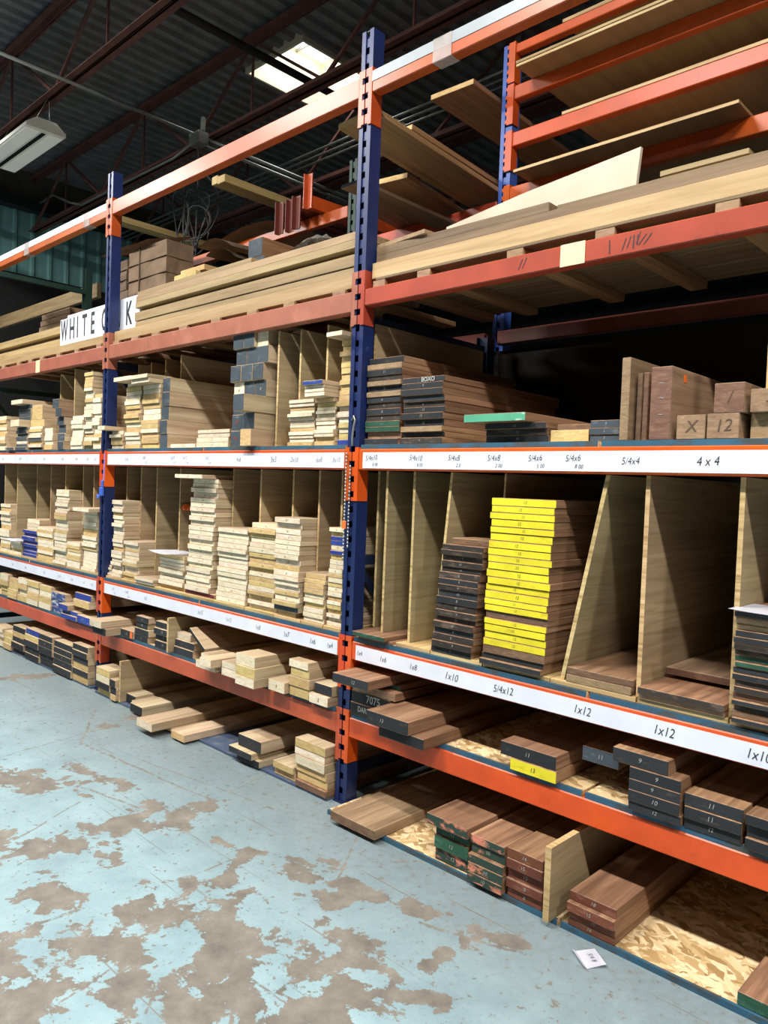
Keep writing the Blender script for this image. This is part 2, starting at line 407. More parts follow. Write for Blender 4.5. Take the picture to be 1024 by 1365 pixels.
STUFF = []
def stack(where, X0, X1, z0, z1, n, y=.03, L=.82, name='oak_board', kind='pale board', side='oak', ends='e_pale', jx=.003, jy=.012, lean=0, marks=None, jw=.004, small=False, alt=None, labelf=None):
    """boards piled flat; `where` is the phrase naming the pile"""
    out = []; th = (z1-z0)/n
    hs = [th*random.uniform(.85, 1.15) for _ in range(n)]
    k = (z1-z0)/sum(hs); hs = [h*k for h in hs]
    z = z0
    for i in range(n):
        top = n-1-i
        e = ends
        if isinstance(ends, dict): e = ends[top] if top in ends else ends['*']
        if isinstance(e, (list, tuple)): e = random.choice(e)
        sh = lean*(i/(max(1, n-1)))
        a, b2 = X0+sh+rj(jx), X1+sh+rj(jx)-random.uniform(0, jw)
        yy = y+rj(jy)
        if small:
            STUFF.append((a, b2, z+.0006, z+hs[i], yy, L, e)); z += hs[i]; continue
        kd = kind
        if e == 'e_nat' and 'ended' in kind: kd = 'walnut board with bare end'
        lab = kd+', '+ordinal(top, n)+' of '+where if n > 1 else kd+' '+where
        o = board(name, a, b2, z+.0004, z+hs[i], yy, L+rj(.03), side, e, lab, 'board', 'boards of '+where if n > 1 else None)
        if marks:
            t = marks(top) if callable(marks) else marks
            if t:
                s, mt = t
                mark(o, s, min(hs[i]*.55, .022), M[mt], rj((b2-a)*.04), -.0012, hs[i]*.5, rz=rj(6))
        out.append(o); z += hs[i]
    return out

def one(label, X0, X1, z0, z1, y, L=.85, side='oak', end='e_pale', name='oak_board', cat='board', group=None, rz=0, ry=0, m=None, ms=.023, mm='chalk', mx=0):
    o = board(name, X0, X1, z0, z1, y, L, side, end, label, cat, group, rz=rz, ry=ry)
    if m: mark(o, m, min(ms, (z1-z0)*.7), M[mm], mx, -.0012, (z1-z0)*.5, rz=rj(6))
    return o

# ------------------------------------------------------------------ setting
XP = {0: -5.03, 1: -2.516, 2: 0.0, 3: 2.516}     # right edge of each upright line
PW, PD = .076, .070
DEP = 1.03
ZL = {1: .42, 2: .78, 3: 1.676, 4: 2.413, 5: 3.394}

def make_floor():
    xs = [-14, -11, -9, -7.5, -6.2]+[-5+.03*i for i in range(int(7.4/.03))]+[2.45, 3.2, 4.5, 6, 9, 13]
    ys = [-6, -4.5, -3.4, -2.8]+[-2.4+.03*i for i in range(int(2.55/.03))]+[.2, .6, 1.1, 2, 4, 8.5]
    WEAR = [([(-1.38,-1.03),(-1.13,-.96),(-1.08,-.87)],.13),([(-1.31,-.75),(-.82,-.66),(-.53,-.67)],.06),([(-.39,-1.3),(-.48,-1.01),(-.39,-.71),(-.44,-.56)],.15),([(-1,-.88),(-.53,-.76)],.03),([(-.27,-1.11),(-.22,-1.01)],.09),([(-.29,-.69),(.05,-.62),(.2,-.54),(.4,-.5),(.67,-.45)],.05),([(.27,-.56),(.39,-.5)],.12),([(.08,-.64),(.22,-.91),(.25,-.99)],.04),([(.16,-1.09),(.31,-.95)],.2),([(.15,-1.42),(.28,-1.22),(.16,-1.09)],.16),([(.13,-1.59),(.34,-1.5)],.18),([(.36,-1.67),(.42,-1.48)],.2),([(.65,-1.11),(.81,-.94)],.22),([(.29,-.94),(.61,-1.05)],.12),([(.47,-.67),(.55,-.6),(.65,-.71),(.84,-.72),(1.06,-.79),(1.19,-.74)],.07),([(.57,-.49),(.68,-.44),(.81,-.42),(1.03,-.37),(1.17,-.3)],.06),([(1.04,-.37),(1.05,-.64)],.05),([(.2,-1.18),(.5,-1.42),(.62,-1.46)],.1),([(.73,-1.29),(1.02,-.97)],.12),([(-.69,-1.3),(-.53,-1.27)],.1),([(-.18,-1.35),(-.04,-1.3)],.11),([(-1.79,-.27),(-1.85,-.1)],.1),([(-.51,-.61),(-.55,-.88)],.035),([(.31,-.73),(.4,-.78)],.06),([(.18,-.8),(.27,-.78)],.06),([(-3.25,-.41),(-3.16,-.12)],.12),([(.87,-.94),(1.09,-.85)],.12)]
    def dseg(p, a, b2):
        ax, ay = a; bx, by = b2; dx, dy = bx-ax, by-ay
        t = max(0, min(1, ((p[0]-ax)*dx+(p[1]-ay)*dy)/(dx*dx+dy*dy+1e-9)))
        return math.hypot(p[0]-ax-t*dx, p[1]-ay-t*dy)
    verts = []; wear = []; grime = []
    for y in ys:
        for x in xs:
            verts.append((x, y, 0)); w = 0
            if -3.7 < x < 1.6 and -2 < y < .2:
                for pts, r in WEAR:
                    for a, b2 in zip(pts, pts[1:]):
                        d = dseg((x, y), a, b2)
                        if d < r*2: w = max(w, 1-(d/(r*1.25))**2)
            wear.append(max(w, 0))
            grime.append(max(0, min(1, (y+.95)/.75))*.95)
    nx = len(xs); faces = [(j*nx+i, j*nx+i+1, (j+1)*nx+i+1, (j+1)*nx+i) for j in range(len(ys)-1) for i in range(nx-1)]
    me = D.meshes.new('floor'); me.from_pydata(verts, [], faces)
    for nm, vals in (('wear', wear), ('grime', grime)):
        at = me.attributes.new(nm, 'FLOAT', 'POINT'); at.data.foreach_set('value', vals)
    me.materials.append(floor_mat())
    o = D.objects.new('floor', me); COL.objects.link(o); struct(o)
make_floor()

# ceiling deck (ribbed) with two skylight openings
SKY = [(-4.24, -3.36, 2.30, 3.30), (-3.46+.0, -2.9, 0, 0)]
def make_ceiling():
    m = plain('ribbed_steel_deck', (136, 132, 132), .5, .1, .4, var=.2)
    bm = bmesh.new()
    zc = 5.85
    hx0, hx1, hy0, hy1 = SKY[0]
    def ribs(x0, x1, y0, y1):
        n = max(1, round((x1-x0)/.17)); p = (x1-x0)/n
        prof = []
        for i in range(n):
            b0 = x0+i*p
            prof += [(b0, zc), (b0+p*.42, zc), (b0+p*.52, zc+.045), (b0+p*.9, zc+.045)]
        prof.append((x1, zc))
        va = [bm.verts.new((x, y0, z)) for x, z in prof]; vb = [bm.verts.new((x, y1, z)) for x, z in prof]
        for i in range(len(prof)-1): bm.faces.new((va[i], va[i+1], vb[i+1], vb[i]))
    ribs(-9, hx0, -5, 8.5); ribs(hx0, hx1, -5, hy0); ribs(hx0, hx1, hy1, 8.5); ribs(hx1, 12.5, -5, 8.5)
    add_box(bm, -9.2, 12.7, -6.2, 8.7, 6.6, 6.7)
    struct(link('ceiling', bm, m))
    # skylight well
    w = plain('cream_skylight_curb', (228, 218, 190), .7, var=.06)
    bm = bmesh.new(); t = .03
    zz0, zz1 = 5.80, 6.35
    add_box(bm, hx0-t, hx0, hy0-t, hy1+t, zz0, zz1); add_box(bm, hx1, hx1+t, hy0-t, hy1+t, zz0, zz1)
    add_box(bm, hx0, hx1, hy0-t, hy0, zz0, zz1); add_box(bm, hx0, hx1, hy1, hy1+t, zz0, zz1)
    o = struct(link('window_1', bm, w))
    pane = plain('bright_skylight_pane', (250, 252, 255), .3, emit=1.6, var=.01)
    bm = bmesh.new(); add_box(bm, hx0, hx1, hy0, hy1, 6.33, 6.34)
    link('skylight_pane', bm, pane, o)
    bm = bmesh.new()
    for yy in (hy0+.32, hy0+.62): add_box(bm, hx0, hx1, yy-.012, yy+.012, 6.29, 6.32)
    link('glazing_bar', bm, M['steel'], o)
make_ceiling()

def wall(name, x0, x1, y0, y1, z0, z1, mat):
    bm = bmesh.new(); add_box(bm, x0, x1, y0, y1, z0, z1); return struct(link(name, bm, mat))
M['wallgrey'] = plain('grey_wall_panel', (92, 86, 80), .8, var=.15)
M['walldark'] = plain('dark_far_wall', (24, 23, 24), .9, var=.2)
# left end wall: ribbed teal sheet with grey band above
bm = bmesh.new()
teal = plain('teal_ribbed_sheet', (112, 158, 154), .5, var=.12)
y = -5.0; pts = []
while y < 8.5:
    pts += [(-9.0, y), (-9.0, y+.16), (-8.965, y+.18), (-8.965, y+.215), (-9.0, y+.235)]; y += .25
va = [bm.verts.new((a, b, 4.38)) for a, b in pts]; vb = [bm.verts.new((a, b, 5.3)) for a, b in pts]
va = va
for i in range(len(pts)-1): bm.faces.new((va[i], va[i+1], vb[i+1], vb[i]))
struct(link('wall_left', bm, teal))
wall('wall_left_upper', -9.02, -8.97, -5, 8.5, 5.42, 5.85, M['wallgrey'])
bm = bmesh.new(); add_box(bm, -8.99, -8.80, -5, 8.5, 5.28, 5.42)
struct(link('trim_1', bm, M['blackpipe']))
wall('wall_left_lower', -9.02, -8.98, -5, 8.5, 0, 4.38, M['walldark'])
wall('wall_back', -9.2, 12.7, 8.5, 8.6, 0, 6.6, M['walldark'])
bm = bmesh.new(); add_box(bm, -8.98, -8.78, 3.75, 3.95, 0, 5.3)
struct(link('trim_2', bm, M['wallgrey']))

# joists
def joist(y, label):
    root = empty('roof_joist', (0, y, 5.0), label, 'joist', 'roof joists')
    for z, nm in ((0, 'bottom_chord'), (.77, 'top_chord')):
        bm = bmesh.new()
        for s in (-1, 1):
            add_box(bm, -8.95, 12.4, *sorted((s*.008, s*.07)), z, z+.008)
            add_box(bm, -8.95, 12.4, *sorted((s*.008, s*.016)), *((z, z+.075) if z == 0 else (z-.067, z)))
        link(nm, bm, M['joist'], root)
    bm = bmesh.new(); x = -8.9; up = False; p = 1.05
    while x < 11.2:
        a = (x, 0, .03 if not up else .75); b2 = (x+p, 0, .75 if not up else .03)
        add_bar(bm, a, b2, .028, .028)
        if not up: add_bar(bm, (x+p, 0, .75), (x+p, 0, .03), .02, .02)
        x += p; up = not up
    link('web_bars', bm, M['joist'], root)
for y, l in ((-.98, 'red-brown roof joist nearest the aisle, at the upper left corner'), (.47, 'red-brown open-web roof joist that carries the hanging light'), (1.93, 'red-brown open-web joist passing behind the centre post top'), (3.38, 'red-brown open-web joist just beyond the skylight'), (4.83, 'red-brown joist second beyond the skylight'), (6.3, 'red-brown joist farthest back, above the back rack')):
    joist(y, l)

# conduits
def pipe(name, pts, r, mat, label, cat='pipe', group=None, seg=8):
    bm = bmesh.new(); add_tube(bm, pts, r, seg)
    return tag(link(name, bm, M[mat]), label, cat, group)
root = empty('electrical_conduit', (-4.24, 1.72, 4.95), 'pale electrical conduit crossing the joists to a junction box', 'conduit')
bm = bmesh.new(); add_tube(bm, [(0, -4.5, 0), (0, 2.2, 0)], .016); add_tube(bm, [(.06, 0, -.03), (.06, 3.6, -.03)], .016); add_tube(bm, [(-.06, 0.1, -.03), (-.06, 3.6, -.03)], .016)
link('conduit_run', bm, M['steel'], root)
bm = bmesh.new(); add_box(bm, -.09, .09, -.06, .06, -.1, .02); add_box(bm, .05, .09, -.02, .02, .02, .16)
link('junction_box', bm, M['steel'], root, bev=.006)
bm = bmesh.new(); add_tube(bm, [(-.08, 0, -.03), (-.5, .02, -.08), (-1.6, .03, -.06), (-2.7, .03, -.06), (-3.2, .1, .1), (-4.0, .2, .42), (-4.66, .25, .46)], .014)
link('branch_conduit', bm, M['steel'], root)
pipe('wall_conduit', [(-8.9, -4, 5.46), (-8.9, 4, 5.44)], .02, 'steel', 'pale conduit running along the top of the teal wall', 'conduit')
pipe('sprinkler_pipe', [(-3.05, -4.5, 5.25), (-3.05, 8, 5.25)], .035, 'blackpipe', 'thick black pipe passing under the skylight toward the back', 'pipe')
for k in range(3):
    pipe('thin_conduit', [(-8.8, 3.06+.1*k, 5.196), (5.2, 3.06+.1*k, 5.196)], .013, 'steel', ['highest', 'middle', 'lowest'][k]+' of three thin pale pipes running behind the rack', 'pipe', 'three thin pipes behind the rack')

# hanging light
root = empty('hanging_light', (-4.68, .22, 4.65), 'off-white hanging strip light with dark slot, upper left', 'light')
bm = bmesh.new()
prof = [(0, 0), (.36, 0), (.36, .03), (.27, .10), (.09, .10), (0, .03)]
va = [bm.verts.new((0, a, b)) for a, b in prof]; vb = [bm.verts.new((-1.25, a, b)) for a, b in prof]
bm.faces.new(va); bm.faces.new(vb[::-1])
for i in range(6): bm.faces.new((va[i], va[(i+1) % 6], vb[(i+1) % 6], vb[i]))
link('housing', bm, M['fixture'], root)
for a, b in ((.012, .14), (.225, .348)):
    bm = bmesh.new(); add_box(bm, -1.22, -.05, a, b, -.012, -.001); link('diffuser', bm, M['diffuser'], root, bev=.004)
bm = bmesh.new(); add_box(bm, -1.2, -.07, .165, .2, -.006, -.001); link('slot', bm, M['dark'], root)
bm = bmesh.new()
for xx in (-.15, -1.1):
    add_tube(bm, [(xx, .12, .1), (xx+.02, .24, .36)], .003, 5); add_tube(bm, [(xx, .27, .1), (xx+.02, .25, .36)], .003, 5)
link('hanger_wire', bm, M['steel'], root)

# ------------------------------------------------------------------ rack
def column(bm, x1, y0, zt, face=-1, z0=0):
    """slotted upright column; open face plate with slots on the side `face`"""
    x0 = x1-PW; y1 = y0+PD; t = .004
    add_box(bm, x0, x0+t, y0, y1, z0, zt); add_box(bm, x1-t, x1, y0, y1, z0, zt)
    ff = y0 if face < 0 else y1-t
    add_box(bm, x0+t, x0+.025, ff, ff+t, z0, zt); add_box(bm, x1-.025, x1-t, ff, ff+t, z0, zt)
    # recessed groove with slots
    g = ff+.006 if face < 0 else ff-.006
    p = .0705; z = z0
    while z < zt-.001:
        add_box(bm, x0+.025, x1-.025, g, g+t, z+.0, min(z+.040, zt)); z += p
    add_box(bm, x0+t, x1-t, y1-.03 if face < 0 else y0+.03, y1-.026 if face < 0 else y0+.034, z0, zt)

def upright(i, zf, zb, label, mat='blue', top_brace=False):
    x1 = XP[i]
    rm = 'greenst' if mat == 'greenst' else 'navy'
    root = empty('upright_frame', (x1-PW/2, 0, 0), label, 'rack post')
    def put(nm, bm, m=mat):
        for v in bm.verts: v.co -= Vector((x1-PW/2, 0, 0))
        return link(nm, bm, M[m], root)
    bm = bmesh.new(); column(bm, x1, 0, zf); put('front_post', bm)
    bm = bmesh.new(); column(bm, x1, DEP-PD, zb, 1); put('rear_post', bm, rm)
    xc = x1-PW/2
    for z in (.14, 1.15, 2.28)+((3.36,) if top_brace else ()):
        bm = bmesh.new(); add_box(bm, xc-.02, xc+.02, PD, DEP-PD, z-.02, z+.025); put('cross_brace', bm, rm)
    for z0, z1 in ((.18, 1.1), (2.25, 1.2)):
        bm = bmesh.new(); add_bar(bm, (xc, PD, z1 if z1 > z0 else z0), (xc, DEP-PD, z0 if z1 > z0 else z1), .035, .035); put('diagonal_brace', bm, rm)
    bm = bmesh.new(); add_box(bm, x1-PW-.006, x1+.006, -.01, .08, 0, .006); put('foot_plate', bm, 'navy')
    return root
upright(0, 3.6, 3.6, 'dark upright frame at far left end of rack, rear post showing', 'greenst', True)
u1 = upright(1, 3.6, 2.36, 'blue slotted upright post between the left and centre bays')
u2 = upright(2, 3.6, 2.36, 'tall blue slotted upright post between centre and right bays')
upright(3, 3.6, 2.36, 'blue upright post at the right end, beyond the frame')

def bracket(bm, px, s, z0, z1, m=0):
    """connector plate: comb on the post face, plate on the post side (s=+1 beam lies right of the post)"""
    xe = XP[px] if s > 0 else XP[px]-PW
    a, b2 = sorted((xe, xe-s*.018)); add_box(bm, a, b2, -.006, -.0015, z0, z1, m)
    p = .0705; k = math.ceil((z0-.02)/p)
    c, d = sorted((xe-s*.018, xe-s*.034))
    z = z0
    # teeth between slots (slots sit at k*p+.040 .. (k+1)*p)
    while z < z1-.002:
        kk = math.floor(z/p); lo = z; hi = min(kk*p+.042, z1)
        if hi > lo+.003: add_box(bm, c, d, -.006, -.0015, lo, hi, m)
        z = (kk+1)*p if (kk+1)*p > z+1e-6 else z+p
    a, b2 = sorted((xe+s*.0008, xe+s*.005)); add_box(bm, a, b2, -.006, .062, z0, z1, m)

def beam(i, zt, h, mat, label, br, lab=None, y0=-.004, ybk=False, dep=.055):
    """beam spanning bay i (between post i and post i+1)"""
    xa, xb = XP[i]+.005, XP[i+1]-PW-.005
    root = empty('rack_beam', ((xa+xb)/2, 0, zt-h), label, 'rack beam')
    xc = (xa+xb)/2; zb = zt-h
    def put(nm, bm, mats, bev=0):
        for v in bm.verts: v.co -= Vector((xc, 0, zb))
        return link(nm, bm, mats, root, bev=bev)
    bm = bmesh.new()
    if not ybk: add_box(bm, xa, xb, y0, y0+dep, zb, zt)
    else: add_box(bm, xa, xb, DEP+.008, DEP+.06, zb, zt)
    put('beam_tube', bm, M[mat], .004)
    if not ybk:
        for px, s in ((i, 1), (i+1, -1)):
            bm = bmesh.new(); bracket(bm, px, s, br[0], br[1]); put('end_bracket', bm, M[mat])
    if lab:
        bm = bmesh.new(); add_box(bm, xa+.03, xb-.01, y0-.0022, y0-.0008, lab[0], lab[1]); st = put('label_strip', bm, M['white_tape'])
        for t in lab[2]:
            s, X = t[0], t[1]; sz = t[2] if len(t) > 2 else .036; ink = t[3] if len(t) > 3 else 'ink'
            mark(st, s, sz, M[ink], X-xc, y0-.003, (lab[0]+lab[1])/2-zb+(.010 if len(t) > 4 else 0), 'size_mark', rz=rj(5), sx=.8)
            if len(t) > 4: mark(st, t[4], sz*.62, M[ink], X-xc+.025, y0-.003, (lab[0]+lab[1])/2-zb-.02, 'size_mark', rz=rj(6), sx=.9)
    return root, xc, zb
names = {0: 'left', 1: 'centre', 2: 'right'}
B5, B4, B3, B2, B1 = (3.165, 3.42), (2.25, 2.50), (1.435, 1.685), (.55, .80), (.2, .452)
# level 5 (top)
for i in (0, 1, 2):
    root, xc, zb = beam(i, 3.396, .092, 'orangedim', 'orange top beam of the %s bay%s' % (names[i], {0: ' with white strip on it', 1: ', plain, between two blue posts', 2: ' with pale strip on upper half'}[i]), B5)
    if i != 1:
        xa, xb = XP[i]+.006, XP[i+1]-PW-.006
        bm = bmesh.new(); add_box(bm, xa-xc, xb-xc, -.0065, -.0048, .048, .0945)
        link('pale_strip', bm, M['silver_tape' if i == 2 else 'white_tape'], root)
        for X in ((-2.9, -4.0) if i == 0 else (.42,)):
            bm = bmesh.new(); add_box(bm, X-xc-.05, X-xc+.05, -.0085, -.0068, -.001, .096); add_box(bm, X-xc-.05, X-xc+.05, -.0068, .052, -.002, -.0008)
            tm = plain('glossy_clear_tape', (226, 214, 206), .2, spec=.8, var=.3); tm.node_tree.nodes['Principled BSDF'].inputs['Alpha'].default_value = .38; link('clear_tape', bm, tm, root)
# level 4
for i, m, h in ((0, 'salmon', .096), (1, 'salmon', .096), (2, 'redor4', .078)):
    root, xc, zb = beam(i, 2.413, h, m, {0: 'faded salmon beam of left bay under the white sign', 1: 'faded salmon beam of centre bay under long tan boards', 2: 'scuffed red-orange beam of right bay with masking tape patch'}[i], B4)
    for X in {0: (-3.72,), 1: (), 2: (1.08,)}[i]:
        w = .05 if i else .04
        bm = bmesh.new(); add_box(bm, X-xc-w, X-xc+w, -.0062, -.0048, -.001, h+.001); link('tape_patch', bm, M['masking'], root)
    if i == 2:
        for X, s in ((.86, '//'), (1.30, '//|/'), (1.34, '\\//'), (1.22, '|')): mark(root, s, .05, M['ink'], X-xc, -.0052, h*.5, 'scuff_mark', rz=rj(20), sx=1.3)
# level 3
l3 = {0: [('1x6', -4.43, .03, 'ink2'), ('1x8', -4.04, .03, 'ink2'), ('2x6', -3.55, .03, 'ink2'), ('2x4', -3.21, .03, 'ink2'), ('4x4', -2.97, .03, 'ink2'), ('1x3', -2.79, .03, 'ink2'), ('1x2', -2.67, .03, 'ink2')],
      1: [('2x12', -2.21, .03, 'ink2'), ('3x8', -1.98, .03, 'ink2', '5 00'), ('3x10', -1.63, .03, 'ink2', '5 00'), ('3x12', -1.49, .03, 'ink2', '5 00'), ('5x5', -1.25, .032, 'ink2', '5 00'), ('4x8', -.94, .034, 'ink2'), ('3x3', -.63, .042), ('2x10', -.46, .038, 'ink2'), ('6x8', -.27, .038, 'ink2'), ('8x10', -.145, .034, 'ink2')],
      2: [('5/4x10', .09, .034, 'ink', '8 00'), ('5/4x10', .36, .034, 'ink', '8 00'), ('5/4x8', .57, .034, 'ink', '2 0'), ('5/4x8', .77, .034, 'ink', '2 00'), ('5/4x6', .96, .034, 'ink', '5 00'), ('5/4x6', 1.12, .034, 'ink', '8 00'), ('5/4x4', 1.34, .036), ('4 x 4', 1.6, .044)]}
for i in (0, 1, 2):
    beam(i, 1.676, .096, 'orange', 'orange beam under upper shelf, %s bay, white strip with %s' % (names[i], {0: 'faint sizes', 1: '3x3 handwritten', 2: '4x4 handwritten'}[i]), B3, (1.588, 1.661, l3[i]))
l2 = {0: [('1x8', -4.153, .03, 'ink2'), ('1x8', -3.878, .03, 'ink2'), ('1x6', -3.502, .03, 'ink2'), ('1x10', -3.222, .03, 'ink2'), ('1x4', -2.999, .03, 'ink2'), ('1x3', -2.8, .03, 'ink2'), ('1x2', -2.668, .03, 'ink2')],
      1: [('1x3', -2.351, .026, 'ink2', '8 0'), ('1x4', -2.161, .032, 'ink2', '4 0'), ('1x5', -1.914, .032, 'ink2'), ('1x12', -1.275, .036, 'ink2'), ('1x12', -.987, .032, 'ink2'), ('1x8', -.717, .036, 'ink2'), ('1x7', -.476, .038), ('1x6', -.272, .038), ('1x4', -.145, .036)],
      2: [('1x4', .06, .03), ('1x6', .211, .036), ('1x8', .392, .036), ('1x10', .603, .044), ('5/4x12', .861, .042), ('1x12', 1.202, .044), ('1x12', 1.502, .046), ('1x10', 1.797, .046)]}
for i in (0, 1, 2):
    beam(i, .78, .086, 'redor' if i == 0 else 'orange', 'beam under middle shelf, %s bay, white strip with %s' % (names[i], {0: 'faint handwriting', 1: 'handwritten 1x7 and 1x6', 2: 'handwritten 5/4x12'}[i]), B2, (.698, .766, l2[i]))
for i, m in ((0, 'redor'), (1, 'redor'), (2, 'orange')):
    beam(i, .42, .093, m, {0: 'red-orange lowest beam of left bay', 1: 'red-orange lowest beam of centre bay', 2: 'bright orange lowest beam of right bay'}[i], B1)
# rear beams of right bay and left bay, seen under level 4
for i, zt in ((2, 2.40), (1, 2.40), (0, 2.40)):
    beam(i, zt, .075, 'redbr', 'red rear beam of the %s bay seen under the top level' % names[i], B4, ybk=True)

# shelf deck panels
def deck(i, z, halves, y0, y1, label, top='osb', edge='osbblue', th=.02):
    xa, xb = XP[i]+.008, XP[i+1]-PW-.008
    w = (xb-xa)/halves
    for k in range(halves):
        bm = bmesh.new(); add_box(bm, xa+k*w+.007, xa+(k+1)*w-.007, y0, y1, z, z+th)
        for f in bm.faces:
            f.normal_update()
            if f.normal.y < -.9: f.material_index = 1
            if f.normal.z > .9: f.material_index = 0
        # painted band along the front top edge
        bm2 = bmesh.new()
        o = link('decking_sheet', bm, [M[top], M[edge]], loc=(0, 0, 0))
        c = Vector((xa+(k+.5)*w, y0, z))
        o.data.transform(Matrix.Translation(-c)); o.location = c
        tag(o, (('left half of ', 'right half of ')[k] if halves == 2 else '')+label, 'shelf panel', None)
        add_box(bm2, -w/2+.008, w/2-.008, 0, .012, th, th+.0008)
        link('painted_edge', bm2, M[edge], o)
for i in (0, 1, 2):
    for z, nm in ((.42, 'lowest shelf'), (.78, 'middle shelf'), (1.676, 'upper shelf')):
        deck(i, z, 2, .0, .95, 'blue-edged board deck of the %s, %s bay' % (nm, names[i]))
deck(2, 0, 2, -.13, .95, 'strand-board floor panel with blue edge under right bay')
deck(1, 0, 2, -.045, .95, 'dark blue painted floor panel under centre bay', 'osbnavy', 'osbnavy', .012)
deck(0, 0, 2, -.03, .95, 'dirty floor panel under left bay', 'osbnavy', 'osbnavy', .012)
# added dark sheets standing in for the deep shade behind the bays
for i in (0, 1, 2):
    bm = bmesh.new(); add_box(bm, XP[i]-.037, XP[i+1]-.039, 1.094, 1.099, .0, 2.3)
    tag(link('shade_board', bm, M['shadefill']), 'added dark sheet for the deep shade behind the %s bay' % names[i], 'shade sheet')

# ------------------------------------------------------------------ dividers
def divider(X, z0, z1, y0, label, th=.013, L=None, Xtop=None, mat='ply'):
    L = L or .93-y0
    bm = bmesh.new(); add_box(bm, -th/2, th/2, 0, L, 0, z1-z0)
    for f in bm.faces:
        f.normal_update(); f.material_index = 1 if abs(f.normal.x) < .5 else 0
    if Xtop is not None:
        for v in bm.verts:
            v.co.x += (Xtop-X)*v.co.z/(z1-z0)
    o = link('plywood_divider', bm, [M['plyz'], M['plyedge']], loc=(X, y0, z0))
    return tag(o, label, 'divider')
def dividers(bay, shelf, z0, z1, items):
    for k, it in enumerate(items):
        X, y0 = it[0], it[1]; kw = it[2] if len(it) > 2 else {}
        nm = 'leftmost' if k == 0 else ('rightmost' if k == len(items)-1 else ORD[k]+' from left')
        if kw.get('Xtop') and abs(kw['Xtop']-X) > .1: nm = 'leaning, '+nm
        kw = dict(kw); zz = kw.pop('z0', z0)
        divider(X, zz, z1, y0, 'upright plywood divider, %s on %s of %s bay' % (nm, shelf, bay), **kw)
LZ = .818
dividers('right', 'middle shelf', LZ, 1.578, [(.022, .12, dict(z0=.837)), (.144, .05, dict(z0=.837)), (.310, .05), (.455, .05, dict(Xtop=.520)), (.735, .10, dict(Xtop=.758, th=.009)), (1.096, .03, dict(Xtop=1.243, th=.016)), (1.392, .03, dict(th=.016)), (1.70, .03, dict(th=.016))])
dividers('centre', 'middle shelf', LZ, 1.578, [(-2.459, .13), (-2.295, .15), (-2.083, .15), (-1.824, .17), (-1.176, .13), (-.8705, .10), (-.6125, .12), (-.3905, .11), (-.2200, .11)])
dividers('left', 'middle shelf', LZ, 1.578, [(-4.55, .06), (-4.292, .07), (-4.024, .13), (-3.716, .12), (-3.393, .1), (-3.148, .13), (-2.905, .1)])
dividers('centre', 'upper shelf', 1.698, 2.31, [(-2.505, .22), (-2.327, .22), (-2.101, .2), (-1.857, .17), (-.70, .06), (-.566, .1), (-.3555, .1), (-.1905, .1)])
dividers('left', 'upper shelf', 1.698, 2.31, [(-3.60, .13), (-3.18, .06), (-3.09, .15), (-2.876, .17)])
for X, nm in ((-.0085, 'upper shelf at the tall post'),):
    divider(X, 1.70, 2.27, .09, 'dark plywood panel between the posts, '+nm, L=.84)

# liner strips on the middle shelf (pale edge under the stacks)
def liner(xs, bay):
    for k, (a, b2) in enumerate(zip(xs, xs[1:])):
        bm = bmesh.new(); add_box(bm, -(b2-a)/2+.003, (b2-a)/2-.003, 0, .9, 0, .0165)
        for f in bm.faces:
            f.normal_update(); f.material_index = 1 if f.normal.y < -.9 else 0
        o = link('shelf_liner', bm, [M['pine'], M['plyedge']], loc=((a+b2)/2, .012, .801), bev=.001)
        tag(o, 'pale wood liner strip, %s from left on %s bay middle shelf' % (ORD[k], bay), 'liner', 'pale liners on the middle shelf')
liner([.265, .47, .745, 1.055, 1.395, 1.70, 2.1, 2.42], 'right')
liner([-2.5, -2.29, -2.08, -1.83, -1.5, -1.17, -.87, -.61, -.39, -.22, -.09], 'centre')
liner([-5.0, -4.55, -4.29, -4.02, -3.72, -3.39, -3.15, -2.9, -2.61], 'left')

# ------------------------------------------------------------------ right bay lumber
W = dict(name='walnut_board', side='walnut')
num = lambda lst, mt='chalk', p=.8: (lambda t: (random.choice(lst), mt) if random.random() < p else None)
# middle shelf
one('walnut board with green painted end, front left of right bay middle shelf', .03, .236, .816, .836, -.03, .8, 'walnut', 'e_grn', 'walnut_board')
one('walnut board under the green-ended one on right bay middle shelf', .04, .250, .801, .8155, .0, .8, 'walnut', 'e_wal', 'walnut_board')
stack('the dark stack beside the yellow one', 0.480, .69, LZ, 1.279, 18, 0.0, kind='dark-ended walnut board', ends=['e_drk', 'e_drk', 'e_blk', 'e_drk'], lean=.050, jx=.005, marks=lambda t: (random.choice(['8', '10', '9', '7']), 'chalk') if t > 1 else None, **W)
one('bare brown walnut board lying on top of the dark stack', 0.55, .742, 1.2795, 1.304, .03, .8, 'walnut', 'e_wal', 'walnut_board', rz=0)
stack('the pair under the yellow stack', .742, 1.028, LZ, .862, 2, 0.0, kind='black-ended walnut board', ends='e_blk', **W)
stack('the yellow stack', .750, 1.036, .8625, 1.48, 22, 0.0, kind='yellow-ended walnut board', ends={'*': 'e_yel', 21: 'e_wal', 16: 'e_wal'}, lean=.018, jx=.005, jy=.004, marks=lambda t: ('12', 'ink') if t not in (21, 16) else None, **W)
stack('the wide pair beneath the leaning divider', 1.122, 1.376, LZ, .872, 2, 0.02, kind='wide walnut board', ends={'*': 'e_wal', 1: 'e_nat'}, jx=.001, **W)
stack('the wide pair right of the middle divider', 1.404, 1.69, LZ, .862, 2, 0.0, kind='wide walnut board', ends={0: 'e_drk', '*': 'e_nat'}, jx=.001, **W)
one('walnut spacer under the set-back wide walnut board', 1.43, 1.685, .8625, .876, .32, .55, 'walnut', 'e_wal', 'walnut_board')
